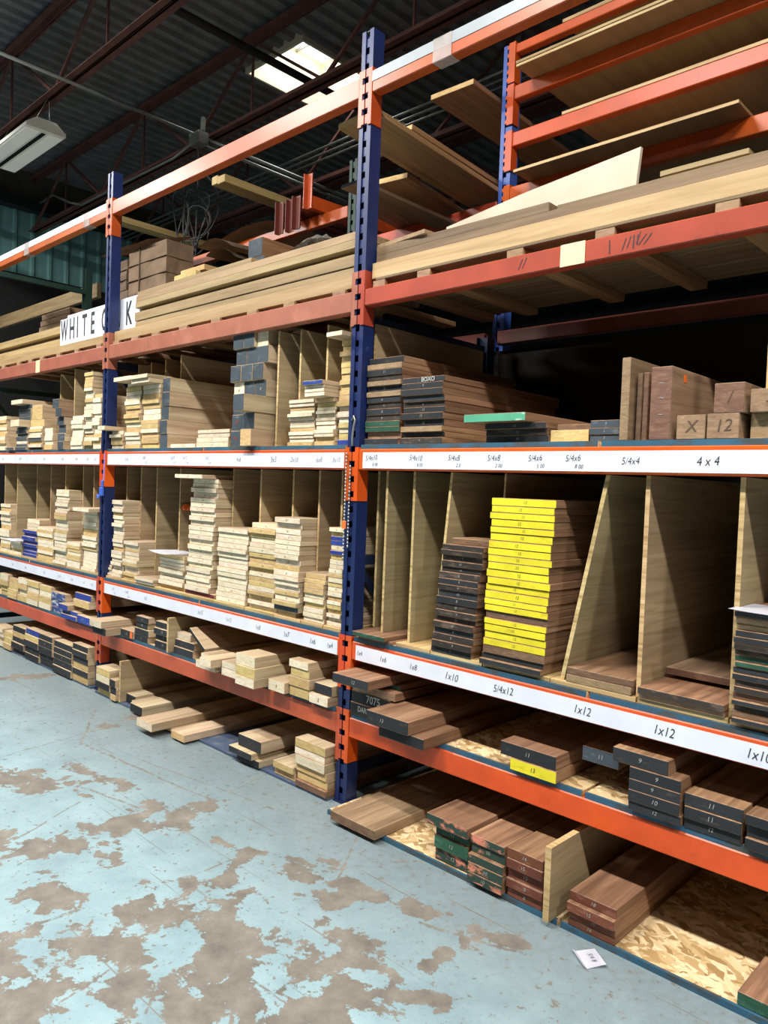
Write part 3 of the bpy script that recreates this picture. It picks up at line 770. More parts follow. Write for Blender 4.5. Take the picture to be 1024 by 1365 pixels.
one('wide walnut board set back behind the front pair, sunlit top', 1.412, 1.688, .8765, .902, .2, .7, 'walnutp', 'e_wal', 'walnut_board')
rs = ['e_blk', 'e_nat', 'e_nat', 'e_blk', 'e_blk', 'e_drk', 'e_drk', 'e_grn', 'e_grn', 'e_blk', 'e_blk', 'e_drk', 'e_drk', 'e_wal', 'e_blk', 'e_drk', 'e_wal', 'e_blk']
stack('the mixed stack at right edge', 1.714, 1.99, LZ, 1.166, 18, -.005, kind='dark-ended walnut board', ends=dict([('*', 'e_blk')]+list(enumerate(rs))), jx=.005, **W)
def sheet(X0, X1, y0, y1, z, label, curl=.01, rz=0, name='paper_sheet', nseg=8):
    bm = bmesh.new(); w = X1-X0; d = y1-y0
    g = [[bm.verts.new((-w/2+w*i/nseg, d*j/4, .0012+curl*((i/nseg-.5)*2)**2*(.4+.6*(1-j/4)))) for i in range(nseg+1)] for j in range(5)]
    for j in range(4):
        for i in range(nseg): bm.faces.new((g[j][i], g[j][i+1], g[j+1][i+1], g[j+1][i]))
    bmesh.ops.solidify(bm, geom=list(bm.faces), thickness=.0006)
    o = link(name, bm, M['paper'], loc=((X0+X1)/2, y0, z), rot=(0, 0, rz))
    return tag(o, label, 'paper')
o = sheet(1.70, 1.92, -.045, .17, 1.1675, 'white paper sheet on the stack at the right edge', .004)
# upper shelf
l1 = ['e_blk', 'e_nat', 'e_blk', 'e_drk', 'e_nat', 'e_blk', 'e_nat', 'e_blk', 'e_drk', 'e_blk', 'e_drk', 'e_grn', 'e_grn', 'e_nat', 'e_blk']
stack('the walnut stack right of tall post', .012, .228, 1.697, 2.096, 15, .03, .88, kind='dark-ended walnut board', ends=dict([('*', 'e_blk')]+list(enumerate(l1))), marks=num(['10', '8', '9', '11'], p=.6), jx=.004, **W)
l2_ = ['e_blk', 'e_blk', 'e_blk', 'e_blk', 'e_drk', 'e_blk', 'e_blk', 'e_blk', 'e_nat', 'e_blk', 'e_drk']
ob = stack('the second walnut stack from the post', .256, .494, 1.697, 1.984, 11, .01, .9, kind='dark-ended walnut board', ends=dict([('*', 'e_blk')]+list(enumerate(l2_))), marks=lambda t: (random.choice(['8', '10', '12', '9']), 'chalk') if t and random.random() < .8 else None, jx=.004, **W)
mark(ob[-1], 'BOXO', .026, M['chalk'], .03, -.0014, .012, 'stencil_lettering', shear=0, bold=.03)
stack('the low pile under the mint-ended board', .70, .984, 1.697, 1.772, 3, .01, kind='dark-ended walnut board', ends={0: 'e_blk', 1: 'e_drk', 2: 'e_blk', '*': 'e_blk'}, marks=num(['12', '10'], p=.7), jx=.02, **W)
one('walnut board with bright mint green end, on a low pile', .648, .936, 1.7735, 1.806, -.05, .9, 'walnut', 'e_mint', 'walnut_board')
one('board with pale tan end right of the mint-ended board', 1.0, 1.158, 1.697, 1.742, .03, .85, 'walnutp', 'e_tan', 'walnut_board')
one('walnut board lying on the pale tan-ended board', 1.01, 1.158, 1.7425, 1.765, .06, .85, 'walnut', 'e_wal', 'walnut_board')
stack('the small pile left of the upright planks', 1.165, 1.284, 1.697, 1.772, 3, .03, .8, kind='slate-ended walnut board', ends='e_gry', marks=num(['8', '9', '3'], p=.8), **W)
one('tall walnut plank standing on edge, leftmost of the upright planks', 1.291, 1.322, 1.697, 1.982, .0, .8, 'walnutp', 'e_nat', 'walnut_plank', 'plank')
one('first of two thin walnut planks on edge beside the thick slab', 1.335, 1.353, 1.697, 1.928, .03, .8, 'walnut', 'e_wal', 'walnut_plank', 'plank')
one('second of two thin walnut planks on edge, against the thick slab', 1.358, 1.376, 1.697, 1.93, .03, .8, 'walnut', 'e_wal', 'walnut_plank', 'plank')
o = one('thick walnut slab standing on edge with orange dot', 1.398, 1.470, 1.697, 1.94, .0, .5, 'walnutp', 'e_wal', 'walnut_slab', 'slab')
for zz in (.19, .14, .085): mark(o, '~', .03, M['chalk'], 0, -.0014, zz)
bm = bmesh.new(); add_box(bm, .0362, .0372, .09, .115, .20, .225); link('orange_sticker', bm, M['orangeplast'], o)
for lab, a, b2, z0, z1, yy, t in (('square walnut block marked with an X beside the thick slab', 1.492, 1.584, 1.697, 1.776, .0, 'X'), ('square walnut block marked 12, second on the deck from the slab', 1.59, 1.688, 1.697, 1.777, .0, '12'), ('square walnut block on top of the two marked blocks', 1.608, 1.70, 1.778, 1.872, .0, '/'), ('dark walnut block on the deck at the right edge', 1.712, 1.81, 1.697, 1.776, .03, None), ('walnut block on top of the block at right edge', 1.718, 1.815, 1.777, 1.848, .0, '-')):
    one(lab, a, b2, z0, z1, yy, .6, 'walnutp', 'e_nat' if t != '/' else 'e_wal', 'walnut_block', 'block', m=t, ms=.055, mm='pencil')
bm = bmesh.new(); add_box(bm, -.018, .018, 0, .04, 0, .47); tag(link('wood_post', bm, M['pine'], loc=(1.768, .03, 1.8495), bev=.002), 'pale upright wood stick standing on a block at right edge', 'post')
# lowest shelf
c = stack('the lettered pair below the tall post', .012, .256, .4415, .553, 2, .0, kind='black-ended walnut board', ends='e_blk', **W)
mark(c[1], '7075', .05, M['chalk'], .02, -.0014, .028, 'stencil_lettering', shear=0, bold=.02, sx=.9)
mark(c[0], 'DARK.Z', .036, M['chalk'], -.02, -.0014, .032, 'stencil_lettering', shear=0, bold=.02, sx=.8)
one('thick board with bare tan end above the lettered pair', .018, .288, .5535, .59, .0, .85, 'walnut', 'e_nat', 'walnut_board')
one('walnut board with green end just under the overhanging one', .07, .275, .5905, .613, .05, .8, 'walnut', 'e_grn', 'walnut_board')
one('thick black-ended walnut board overhanging in front of tall post', .018, .242, .6135, .656, -.13, .95, 'walnut', 'e_blk', 'walnut_board', m='12', rz=R(1), mx=.02)
one('lower black-ended board of overhanging pair on right lowest shelf', .32, .572, .4415, .488, -.13, 1, 'walnut', 'e_blk', 'walnut_board')
one('upper black-ended board marked 13, overhanging right lowest shelf', .262, .503, .4885, .545, -.15, 1, 'walnut', 'e_blk', 'walnut_board', m='13', mx=-.03)
one('yellow-ended walnut board on right bay lowest shelf', .918, 1.118, .4415, .487, -.02, .9, 'walnut', 'e_yel', 'walnut_board', m='13', mm='ink')
one('black-ended walnut board on top of the single yellow-ended board', .868, 1.112, .4875, .54, -.015, .9, 'walnut', 'e_blk', 'walnut_board', m='11')
one('walnut board far back beneath the cantilevered slate-ended board', 1.15, 1.32, .4415, .536, .45, .45, 'walnut', 'e_wal', 'walnut_board')
one('slate-ended board cantilevered over the OSB gap, lowest shelf', 1.182, 1.325, .5365, .59, .05, .85, 'walnut', 'e_gry', 'walnut_board', m='11')
stack('the stack of five on right lowest shelf', 1.40, 1.578, .4415, .592, 4, -.015, kind='black-ended walnut board', ends='e_blk', marks=num(['12', '10', '11', '9'], p=1), **W)
one('black-ended walnut board shifted left on top of stack of five', 1.335, 1.53, .5925, .642, -.02, .9, 'walnut', 'e_blk', 'walnut_board', m='9')
stack('the triple stack beside the stack of five', 1.584, 1.766, .4415, .556, 3, -.012, kind='black-ended walnut board', ends='e_blk', marks=num(['11', '12', '10'], p=1), jx=.002, **W)
stack('the triple stack cut by right edge, lowest shelf', 1.776, 1.96, .4415, .552, 3, -.012, kind='black-ended walnut board', ends='e_blk', marks=num(['9', '10'], p=1), jx=.002, **W)
# floor level
one('wide walnut plank on the floor at foot of tall post', .100, .376, .0215, .063, -.19, 1.1, 'walnutp', 'e_wal', 'walnut_board')
stack('the green-ended floor stack, left one', .642, .812, .0215, .165, 3, -.12, .9, kind='green-ended walnut board', ends={'*': 'e_grn', 2: 'e_chip'}, marks=num(['10', '12'], p=.9), jx=.002, **W)
one('walnut board with chipped green end shifted left atop green stack', .612, .818, .1655, .208, -.14, .9, 'walnut', 'e_chip', 'walnut_board')
stack('the chipped green floor stack', .832, .99, .0215, .196, 5, -.14, .9, kind='walnut board with chipped green end', ends='e_chip', marks=num(['10', '12'], p=.6), jx=.002, **W)
stack('the brown floor stack by the upright panel', 1.0, 1.155, .0215, .206, 5, -.13, .9, kind='red-brown ended walnut board', ends='e_brn', marks=num(['15', '16', '8', '12'], p=1), jx=.002, **W)
divider(1.19, .0215, .283, -.17, 'short plywood panel standing upright on the floor between stacks', th=.024, L=.62)
stack('the brown floor stack right of upright panel', 1.252, 1.428, .0215, .142, 4, -.13, .9, kind='red-brown ended walnut board', ends='e_brn', marks=num(['14', '15', '18', '16'], p=1), jx=.004, **W)
one('walnut board with green end in bottom right corner on floor', 1.81, 2.05, .0215, .062, -.12, .9, 'walnut', 'e_grn', 'walnut_board')

# ------------------------------------------------------------------ centre bay lumber
pe = ['e_pale', 'e_pale', 'e_tan']
Z3 = 1.6975
stack('the small pile behind left post', -2.496, -2.336, Z3, 1.82, 5, .02, ends=pe)
one('pale board jutting past the left post above the small pile', -2.498, -2.40, 1.8205, 1.848, -.075, .9)
stack('the first tall pile right of left post', -2.316, -2.115, Z3, 2.139, 15, .03, ends=['e_pale', 'e_tan', 'e_tan'], jx=.004)
one('pale board overhanging the first tall pile, upper shelf', -2.335, -2.106, 2.1395, 2.168, -.05, .24)
stack('the pile left of slate-ended timbers', -2.09, -1.872, Z3, 2.11, 13, .03, ends=['e_pale', 'e_tan', 'e_tan'], jx=.004)
stack('the overhanging pair left of the timbers', -2.098, -1.872, 2.1105, 2.163, 2, -.05, jx=.001)
for k in range(5):
    o = board('oak_timber', -1.848+(.012 if k > 2 else 0), -1.762+(.012 if k > 2 else 0), Z3+.0884*k+.0005, Z3+.0884*(k+1), .03+rj(.006), .86, 'oak', 'e_gry', 'slate-ended square timber, %s of the five-high timber pile' % ordinal(4-k, 5), 'timber', 'five slate-ended timbers')
one('low pale offcut board between timbers and white-ended pile', -1.72, -1.44, Z3, 1.722, .03, .8)
stack('the short white-ended pile', -1.42, -1.092, Z3, 1.802, 4, .03, ends='e_pale', marks=lambda t: ('5', 'ink'))
# grid of timbers
row = 0; rh = .0905
pat = [['e_gry', 'e_gry', 'e_pale'], ['e_gry', 'e_gry', 'e_gry'], ['e_gry', 'e_gry', 'e_gry'], ['e_pale', 'e_gry', 'e_gry'], ['e_gry', 'e_gry', 'e_gry'], ['e_gry', 'e_gry', 'e_gry'], ['e_gry', 'e_gry', 'e_tan']]
for r in range(7):
    zr = Z3+rh*(6-r)
    off = [.02, .035, .0, .012, .01, 0, 0][r]
    for c_ in range(3):
        x0 = -1.083+off+c_*.0985; yy = .03+rj(.012)
        if r == 4 and c_ == 2: yy = -.10
        if r == 6 and c_ == 2: yy = -.04
        if r == 5 and c_ == 2: yy = -.02
        o = board('oak_timber', x0+.002, x0+.0955, zr+.0005, zr+rh, yy, .84, 'oak', pat[r][c_], '%s square timber, %s column, %s row of slate-ended block pile' % ({'e_gry': 'slate-ended', 'e_pale': 'bare pale', 'e_tan': 'bare tan'}[pat[r][c_]], ['left', 'middle', 'right'][c_], ['top', 'second', 'third', 'fourth', 'fifth', 'sixth', 'bottom'][r]), 'timber', 'square timbers in the slate-ended block pile')
        if (r, c_) in ((5, 0), (6, 0), (5, 1)): mark(o, 'mx', .03, M['redchalk'], 0, -.0014, .05, rz=rj(30))
        if (r, c_) in ((3, 0), (3, 2)): mark(o, 'v', .035, M['ink' if c_ == 0 else 'chalk'], 0, -.0014, .045)
stack('the pile right of block pile', -.558, -.362, Z3, 1.934, 13, .03, ends=pe, marks=num(['8', '6'], 'ink', .5))
stack('the pile beside right post pile', -.3475, -.203, Z3, 1.93, 12, .03, ends=pe, marks=num(['8', '6'], 'ink', .5))
stack('the overhanging four with blue top', -.347, -.203, 1.9305, 2.006, 4, -.055, ends={0: 'e_blu', '*': 'e_pale'}, jx=.001)
stack('the narrow pile against tall post', -.180, -.09, Z3, 2.205, 19, .03, ends={18: 'e_blu', '*': ['e_tan', 'e_tan', 'e_pale']}, jx=.004)
one('short pale board overhanging the narrow pile at tall post', -.198, -.09, 2.2055, 2.228, -.05, .14)
# middle shelf
bk = lambda p: num(['8', '10', '6'], 'ink', p)
stack('the sliver pile behind left post', -2.511, -2.469, LZ, .888, 4, .03, ends='e_pale', jx=0, jw=0)
stack('the narrow pile by left post', -2.449, -2.304, LZ, 1.346, 20, .03, ends=pe)
stack('the short pile second from left post', -2.286, -2.093, LZ, 1.076, 11, .03, ends=['e_tan', 'e_pale'])
stack('the low pair under empty slot', -2.072, -1.836, LZ, .856, 2, .0, ends='e_pale')
stack('the pile under the paper sheet', -1.814, -1.526, LZ, 1.035, 9, .03, ends=pe)
sheet(-1.87, -1.55, -.03, .2, 1.0375, 'white paper sheet on a pale pile, centre bay', .012, R(-3))
one('bottom board of the tallest pale pile, with maroon painted end', -1.50, -1.19, LZ, .842, .03, .85, 'oak', 'e_mar')
stack('the tallest pale pile', -1.497, -1.236, .8425, 1.512, 24, .03, ends='e_pale', lean=.042, marks=bk(.9), jx=.004)
one('pale board jutting out on top of the tallest pale pile', -1.507, -1.215, 1.5125, 1.536, -.06, .9, m='8', mm='ink')
stack('the pile right of the tallest', -1.166, -.882, LZ, 1.24, 15, .03, ends='e_pale', lean=.0, marks=bk(.3), jx=.004)
stack('the pile under the 1x8 mark', -.860, -.624, LZ, 1.285, 18, .03, ends=pe, marks=bk(.9), jx=.003)
stack('the low pair with the 1x7 pile on it', -.585, -.44, LZ, .848, 2, .02, ends='e_tan')
stack('the tall pile under the 1x7 mark', -.602, -.400, .8485, 1.33, 18, .0, ends={17: 'e_gry', '*': pe}, marks=bk(.9), jx=.003)
stack('the short pile under the 1x6 mark', -.381, -.230, LZ, 1.06, 10, .02, ends=['e_tan', 'e_tan', 'e_pale'])
stack('the narrow pile under the 1x4 mark', -.210, -.105, LZ, 1.30, 22, .03, ends={2: 'e_blu', 3: 'e_blu', 5: 'e_blu', '*': pe}, marks=bk(.7), jx=.003)
# lowest shelf
P = dict(name='oak_plank')
Z1 = .4415
one('black-ended pale plank overhanging beside left post, lower of two', -2.425, -2.236, Z1+.0, .492, -.11, 1, 'oak', 'e_blk', 'oak_plank', 'plank')
one('white-ended plank on top of overhanging black-ended plank', -2.43, -2.262, .4925, .538, -.13, 1, 'oak', 'e_pale', 'oak_plank', 'plank')
o = one('black-ended plank with orange patch, centre bay lowest shelf', -2.222, -2.06, Z1, .492, -.01, .9, 'oak', 'e_blk', 'oak_plank', 'plank', m='12')
bm = bmesh.new(); add_box(bm, .048, .079, -.0014, -.0004, .004, .046); link('orange_patch', bm, M['orangeplast'], o)
stack('the left four-high black-ended pile, lowest shelf', -2.05, -1.89, Z1, .605, 4, .0, .9, 'oak_plank', 'black-ended plank', 'oak', 'e_blk', marks=num(['12', '13', '7'], p=.8), jx=.014)
stack('the four-high black-ended pile beside panel', -1.79, -1.605, Z1, .608, 4, .0, .9, 'oak_plank', 'black-ended plank', 'oak', 'e_blk', marks=num(['12', '13'], p=.8), jx=.006)
divider(-1.588, Z1, .655, -.03, 'plywood panel standing between planks, centre bay lowest shelf', th=.018)
stack('the low black pair right of the panel', -1.565, -1.35, Z1, .53, 2, .0, .9, 'oak_plank', 'black-ended plank', 'oak', 'e_blk', jx=.002)
one('small pale plank on the black pair right of panel', -1.56, -1.41, .5305, .572, .02, .85, 'oak', 'e_pale', 'oak_plank', 'plank')
one('wide plank tilted down from the black pair', -1.385, -1.19, .562, .585, -.02, .9, 'oak', 'e_blk', 'oak_plank', 'plank', ry=R(31))
one('pale plank on the deck under the small overhanging planks', -1.19, -1.0, Z1, .478, -.08, .95, 'oak', 'e_pale', 'oak_plank', 'plank')
one('left of two small overhanging pale planks, lowest shelf', -1.17, -1.09, .4785, .522, -.06, .95, 'oak', 'e_pale', 'oak_plank', 'plank', rz=R(-1))
one('right of two small overhanging pale planks, lowest shelf', -1.075, -.965, .4785, .524, -.13, .95, 'oak', 'e_pale', 'oak_plank', 'plank', rz=R(-1))
stack('the low pair left of three thick planks', -.945, -.79, Z1, .52, 2, -.08, .95, 'oak_plank', 'pale plank', 'oak', ['e_pale', 'e_tan'], jx=.004)
stack('the three thick overhanging planks, lowest shelf', -.765, -.60, Z1, .60, 3, -.11, .95, 'oak_plank', 'thick pale plank', 'oak', ['e_tan', 'e_pale'], jx=.014)
one('single pale plank between the two thick plank piles', -.555, -.425, Z1, .498, -.05, .9, 'oak', 'e_pale', 'oak_plank', 'plank', m='5', mm='ink')
stack('the four thick planks near tall post', -.412, -.262, Z1, .625, 4, -.02, .9, 'oak_plank', 'thick pale plank', 'oak', ['e_tan', 'e_pale'], jx=.006)
one('pale plank at right end of centre lowest shelf', -.25, -.115, Z1, .488, -.035, .9, 'oak', 'e_pale', 'oak_plank', 'plank', m='2', mm='ink')
one('black-ended plank on the rightmost pale plank, centre lowest shelf', -.235, -.11, .4885, .54, -.015, .9, 'oak', 'e_blk', 'oak_plank', 'plank')
# floor
ZF = .0135
stack('the first floor pile right of left post', -2.45, -2.255, ZF, .20, 4, -.055, .95, 'oak_plank', 'floor plank', 'oak', {0: 'e_tan', 1: 'e_pale', 2: 'e_blk', 3: 'e_tan'}, jx=.002)
stack('the narrow pile by upright floor panel', -2.243, -2.168, ZF, .155, 3, -.06, .95, 'oak_plank', 'floor plank', 'oak', {2: 'e_tan', '*': 'e_blk'}, jx=.001)
divider(-2.148, ZF, .285, -.045, 'plywood panel standing on edge on floor, centre bay', th=.022, L=.95)
one('long black-ended plank right of the floor panel', -2.12, -2.0, ZF, .075, -.01, 1.0, 'oak', 'e_blk', 'oak_plank', 'plank')
one('thin pale plank between two black-ended floor planks', -1.99, -1.93, ZF, .06, -.04, 1.0, 'oak', 'e_pale', 'oak_plank', 'plank')
one('black-ended floor plank with pale top, second from panel', -1.925, -1.775, ZF, .068, -.085, 1.0, 'oak', 'e_blk', 'oak_plank', 'plank')
one('plank lying under the far-reaching pale floor plank', -1.50, -1.33, ZF, .038, -.10, 1.0, 'oak', 'e_tan', 'oak_plank', 'plank')
one('pale floor plank reaching farthest into the aisle', -1.57, -1.395, .0385, .085, -.23, 1.1, 'oak', 'e_pale', 'oak_plank', 'plank')
one('pale floor plank lying flat beside the blue panel', -1.325, -1.185, ZF, .056, -.145, 1.05, 'oak', 'e_tan', 'oak_plank', 'plank')
one('bottom black-ended plank of floor trio on blue panel', -.79, -.60, ZF, .05, -.06, .9, 'oak', 'e_blk', 'oak_plank', 'plank')
one('middle black-ended plank of floor trio, shifted left', -.835, -.635, .0505, .085, -.085, .95, 'oak', 'e_blk', 'oak_plank', 'plank')
one('top thick black-ended plank of floor trio on blue panel', -.80, -.60, .0855, .15, -.05, .95, 'oak', 'e_blk', 'oak_plank', 'plank')
stack('the low pair left of corner floor pile', -.505, -.345, ZF, .085, 2, -.03, .9, 'oak_plank', 'pale floor plank', 'oak', 'e_tan', jx=.003)
one('dark brown bottom board of corner floor pile at tall post', -.315, -.09, ZF, .045, -.05, .9, 'walnut', 'e_wal', 'walnut_board')
stack('the corner floor pile at tall post', -.325, -.10, .0455, .25, 5, -.04, .9, 'oak_plank', 'thick pale plank', 'oak', ['e_tan', 'e_tan', 'e_pale'], jx=.012)

# ------------------------------------------------------------------ left bay lumber
stack('the pile at left frame edge, upper shelf', -4.66, -4.38, Z3, 1.995, 10, .0, ends=pe, small=True)
stack('the tall narrow pile left of left post', -2.868, -2.732, Z3, 2.247, 20, .0, ends=pe, jx=.006)
stack('the nearer pile touching left post, upper shelf', -2.724, -2.605, Z3, 2.085, 14, .0, ends=pe, small=True)
stack('the short pile between dividers, upper shelf', -3.075, -2.886, Z3, 1.944, 8, .0, ends='e_pale', small=True)
stack('the short tan pile, upper shelf', -3.57, -3.42, Z3, 1.867, 5, .0, ends=pe, small=True)
one('small slate-ended board on deck near left frame edge', -4.31, -4.16, Z3, 1.722, -.02, .8, 'oak', 'e_gry')
stack('the slate-ended pile, left bay upper shelf', -4.144, -3.92, Z3, 1.888, 7, .0, kind='slate-ended board', ends=['e_gry', 'e_gry', 'e_gry', 'e_pale'])
stack('the mixed pile right of slate-ended pile', -3.905, -3.65, Z3, 1.888, 8, .01, kind='board', ends=['e_pale', 'e_gry', 'e_tan'])
one('pale plank jutting out over slate-ended pile', -4.12, -3.94, 1.8885, 1.945, -.06, .9, 'oak', 'e_pale', 'oak_plank', 'plank')
one('tan plank beside jutting plank, upper shelf', -3.93, -3.66, 1.8885, 1.945, .03, .9, 'oak', 'e_tan', 'oak_plank', 'plank')
stack('the raised slate-ended pile, left', -4.17, -3.92, 1.9455, 2.078, 4, .03, kind='slate-ended board', ends='e_gry')
one('thick bare timber right of raised slate-ended pile', -3.905, -3.70, 1.9455, 2.066, .03, .9, 'oak', 'e_tan', 'oak_timber', 'timber')
one('pale board lying highest across raised pile, left bay', -4.2, -3.96, 2.0785, 2.115, -.03, .9)
for k in range(4):
    board('oak_timber', -3.315+rj(.012), -3.21+rj(.008), Z3+.062*k+.0005, Z3+.062*(k+1), .0+rj(.01), .85, 'oak', 'e_gry', 'slate-ended timber, %s of the narrow column, left bay' % ordinal(3-k, 4), 'timber', 'slate-ended timbers in the narrow column')
one('dark timber with slate end on narrow column, lower one', -3.30, -3.20, 1.9465, 2.012, -.03, .85, 'walnutp', 'e_gry', 'oak_timber', 'timber')
one('dark timber with slate end topping the narrow column', -3.36, -3.25, 2.0125, 2.08, -.03, .85, 'walnutp', 'e_gry', 'oak_timber', 'timber')
# middle
stack('x', -4.535, -4.302, LZ, 1.232, 13, .02, small=True, ends=pe)
stack('x', -4.275, -4.04, LZ, .932, 5, .02, small=True, ends=pe)
sheet(-4.26, -3.97, -.03, .15, .9335, 'white paper on the low pile, left bay', .012)
stack('the blue-ended pile', -4.012, -3.73, LZ, 1.04, 8, .02, kind='blue-ended board', ends='e_blu', jx=.01)
stack('the pale three on blue-ended pile', -3.98, -3.73, 1.0405, 1.13, 3, .03, ends='e_pale', jx=.01)
stack('x', -3.704, -3.405, LZ, 1.084, 10, .02, small=True, ends=['e_tan', 'e_tan', 'e_pale'])
stack('the tall pale pile right of blue-ended', -3.382, -3.16, LZ, 1.391, 22, .02, ends=pe, jx=.006)
stack('x', -3.138, -2.916, LZ, 1.006, 8, .02, small=True, ends=pe)
stack('x', -2.894, -2.672, LZ, 1.247, 17, .02, small=True, ends=pe)
one('thin tan board jutting out near left post, middle shelf', -2.894, -2.64, 1.2475, 1.275, -.06, .85)
# lowest shelf, left bay
for nm, a, b2, n, z1 in (('first', -4.444, -4.256, 4, .631), ('second', -4.25, -4.054, 4, .610), ('third', -4.034, -3.846, 4, .636), ('fourth', -3.838, -3.618, 4, .634), ('fifth', -3.611, -3.386, 4, .625)):
    stack('the %s tan pile, left bay' % nm, a, b2, Z1, z1, n, .0, .9, 'oak_plank', 'tan-ended plank', 'oak', ['e_tan', 'e_tan', 'e_pale'], jx=.003)
stack('the scuffed blue pile, left bay', -3.376, -3.13, Z1, .60, 3, .0, .9, 'oak_plank', 'plank with scuffed blue end', 'oak', 'e_blw', jx=.003)
stack('the blue pile left of left post', -3.11, -2.85, Z1, .505, 2, -.03, .9, 'oak_plank', 'blue-ended plank', 'oak', 'e_blu', jx=.004)
one('pale plank crossing over blue planks near left post', -3.122, -2.968, .5055, .545, -.05, .9, 'oak', 'e_blu', 'oak_plank', 'plank')
stack('the tan pair with blue top by left post', -2.96, -2.70, .5455, .645, 2, -.0, .9, 'oak_plank', 'plank', 'oak', {0: 'e_blu', '*': 'e_tan'}, jx=.003)
one('blue-ended plank on deck just left of left post', -2.845, -2.62, Z1, .495, -.03, .9, 'oak', 'e_blu', 'oak_plank', 'plank')
# floor, left bay
for k, (a, b2, z1, n, e) in enumerate(((-4.5, -4.242, .17, 4, 'e_pale'), (-4.23, -4.06, .16, 3, 'e_tan'), (-4.05, -3.79, .236, 5, 'e_blk'), (-3.775, -3.50, .255, 5, 'e_blk'), (-3.485, -3.235, .26, 5, 'e_blk'), (-3.215, -2.90, .25, 5, 'e_blk'), (-2.885, -2.645, .285, 6, 'e_blk'))):
    en = {'*': [e, e, 'e_blk', 'e_tan'] if e == 'e_blk' else e, 0: e}
    if k == 3: en[0] = 'e_blu'
    stack('the %s floor pile, left bay' % ['first', 'second', 'third', 'fourth', 'fifth', 'sixth', 'seventh'][k], a, b2, ZF, z1, n, -.035, .9, 'oak_plank', 'floor plank', 'oak', en, jx=.006, marks=num(['9', '12', '8'], p=.4) if e == 'e_blk' else None)
# merged far piles
bm = bmesh.new(); mi = {}
mats = [M['oak']]
for a, b2, z0, z1, yy, L, e in STUFF:
    if e not in mi: mi[e] = len(mats); mats.append(M[e])
    vs, fs = add_box(bm, a, b2, yy, yy+L, z0, z1); fs[2].material_index = mi[e]
o = link('oak_boards', bm, mats, bev=0)
o.location = (-3.6, 0, 0); o.data.transform(Matrix.Translation((3.6, 0, 0)))
tag(o, 'smaller pale boards in the far piles of the left bay shelves', 'boards', None, 'stuff')

# ------------------------------------------------------------------ top level (long boards)
def longb(label, X0, X1, z0, z1, y0, w, side='oakx', name='long_board', cat='board', rz=0):
    bm = bmesh.new(); L = X1-X0; h = z1-z0
    n = 6
    for i in range(n): pass
    add_box(bm, -L/2, L/2, 0, w, 0, h)
    o = link(name, bm, [M[side]], loc=((X0+X1)/2, y0, z0), rot=(0, 0, rz), bev=.002)
    return tag(o, label, cat)
def stickers(i, xs, z0, z1, w=.075, y0=.02):
    for k, X in enumerate(xs):
        one('short pale spacer block, %s from left on the top beam of %s bay' % (ORD[k], names[i]), X-w/2, X+w/2, z0, z1, y0, .85, 'pk', 'e_nat', 'spacer_block', 'spacer', 'spacer blocks on the %s bay top beam' % names[i])
stickers(2, [.07, .34, .81, 1.19, 1.61, 2.1], 2.4135, 2.449)
stickers(1, [-2.46, -2.2, -1.93, -1.6, -1.25, -.9, -.58, -.2], 2.4135, 2.440, .09)
stickers(0, [-4.9, -4.55, -4.2, -3.95, -3.72, -3.4, -3.08, -2.72], 2.4135, 2.445, .07)
# right bay
for k in range(4):
    longb('pallet plank under the right bay top boards, %s row from front' % ORD[k], .05, 2.42, 2.4495, 2.4605, .02+k*.22, .2, 'tanx', 'pallet_plank', 'plank')
longb('long pine board at front of right bay top level', .02, 2.425, 2.461, 2.533, .025, .14, 'pinex')
longb('long brown board lying on the pine board, right bay top', .015, 2.425, 2.5335, 2.578, .055, .2, 'tanx')
longb('shorter brown board with broken end, right bay top', .01, .93, 2.5785, 2.616, .06, .12, 'tanx')
longb('brown board on the right part of right bay top', .95, 2.425, 2.5785, 2.605, .085, .2, 'tanx')
longb('backing plank behind long boards, right bay top', .05, 2.42, 2.461, 2.60, .30, .5, 'tanx')
o = one('short grey board lying crosswise right of tall post, top level', -.0, .316, 2.6165, 2.636, .06, .4, 'walnutp', 'e_nat', 'grey_board', rz=R(-6))
# white tapered panel
bm = bmesh.new()
pts = [(.19, 2.6025), (1.135, 2.6055), (1.158, 2.852), (.62, 2.80), (.20, 2.744)]
va = [bm.verts.new((x-.65, 0, z-2.6025)) for x, z in pts]; vb = [bm.verts.new((x-.65, .018, z-2.6025)) for x, z in pts]
fa = bm.faces.new(va); bm.faces.new(vb[::-1])
for i in range(5): bm.faces.new((va[i], va[(i+1) % 5], vb[(i+1) % 5], vb[i]))
tag(link('white_panel', bm, M['white_ply'], loc=(.65, .33, 2.6025)), 'pale tapered panel standing on edge, right bay top', 'panel')
longb('thin tan board right of pale tapered panel, upper of two', 1.16, 1.50, 2.79, 2.812, .50, .1, 'oakx', 'thin_board')
longb('thin tan board right of pale tapered panel, lower of two', 1.14, 1.62, 2.7405, 2.775, .50, .14, 'oakx', 'thin_board')
longb('tan block carrying the thin boards, right bay top', 1.14, 1.60, 2.6055, 2.74, .50, .2, 'tanx', 'thick_board')
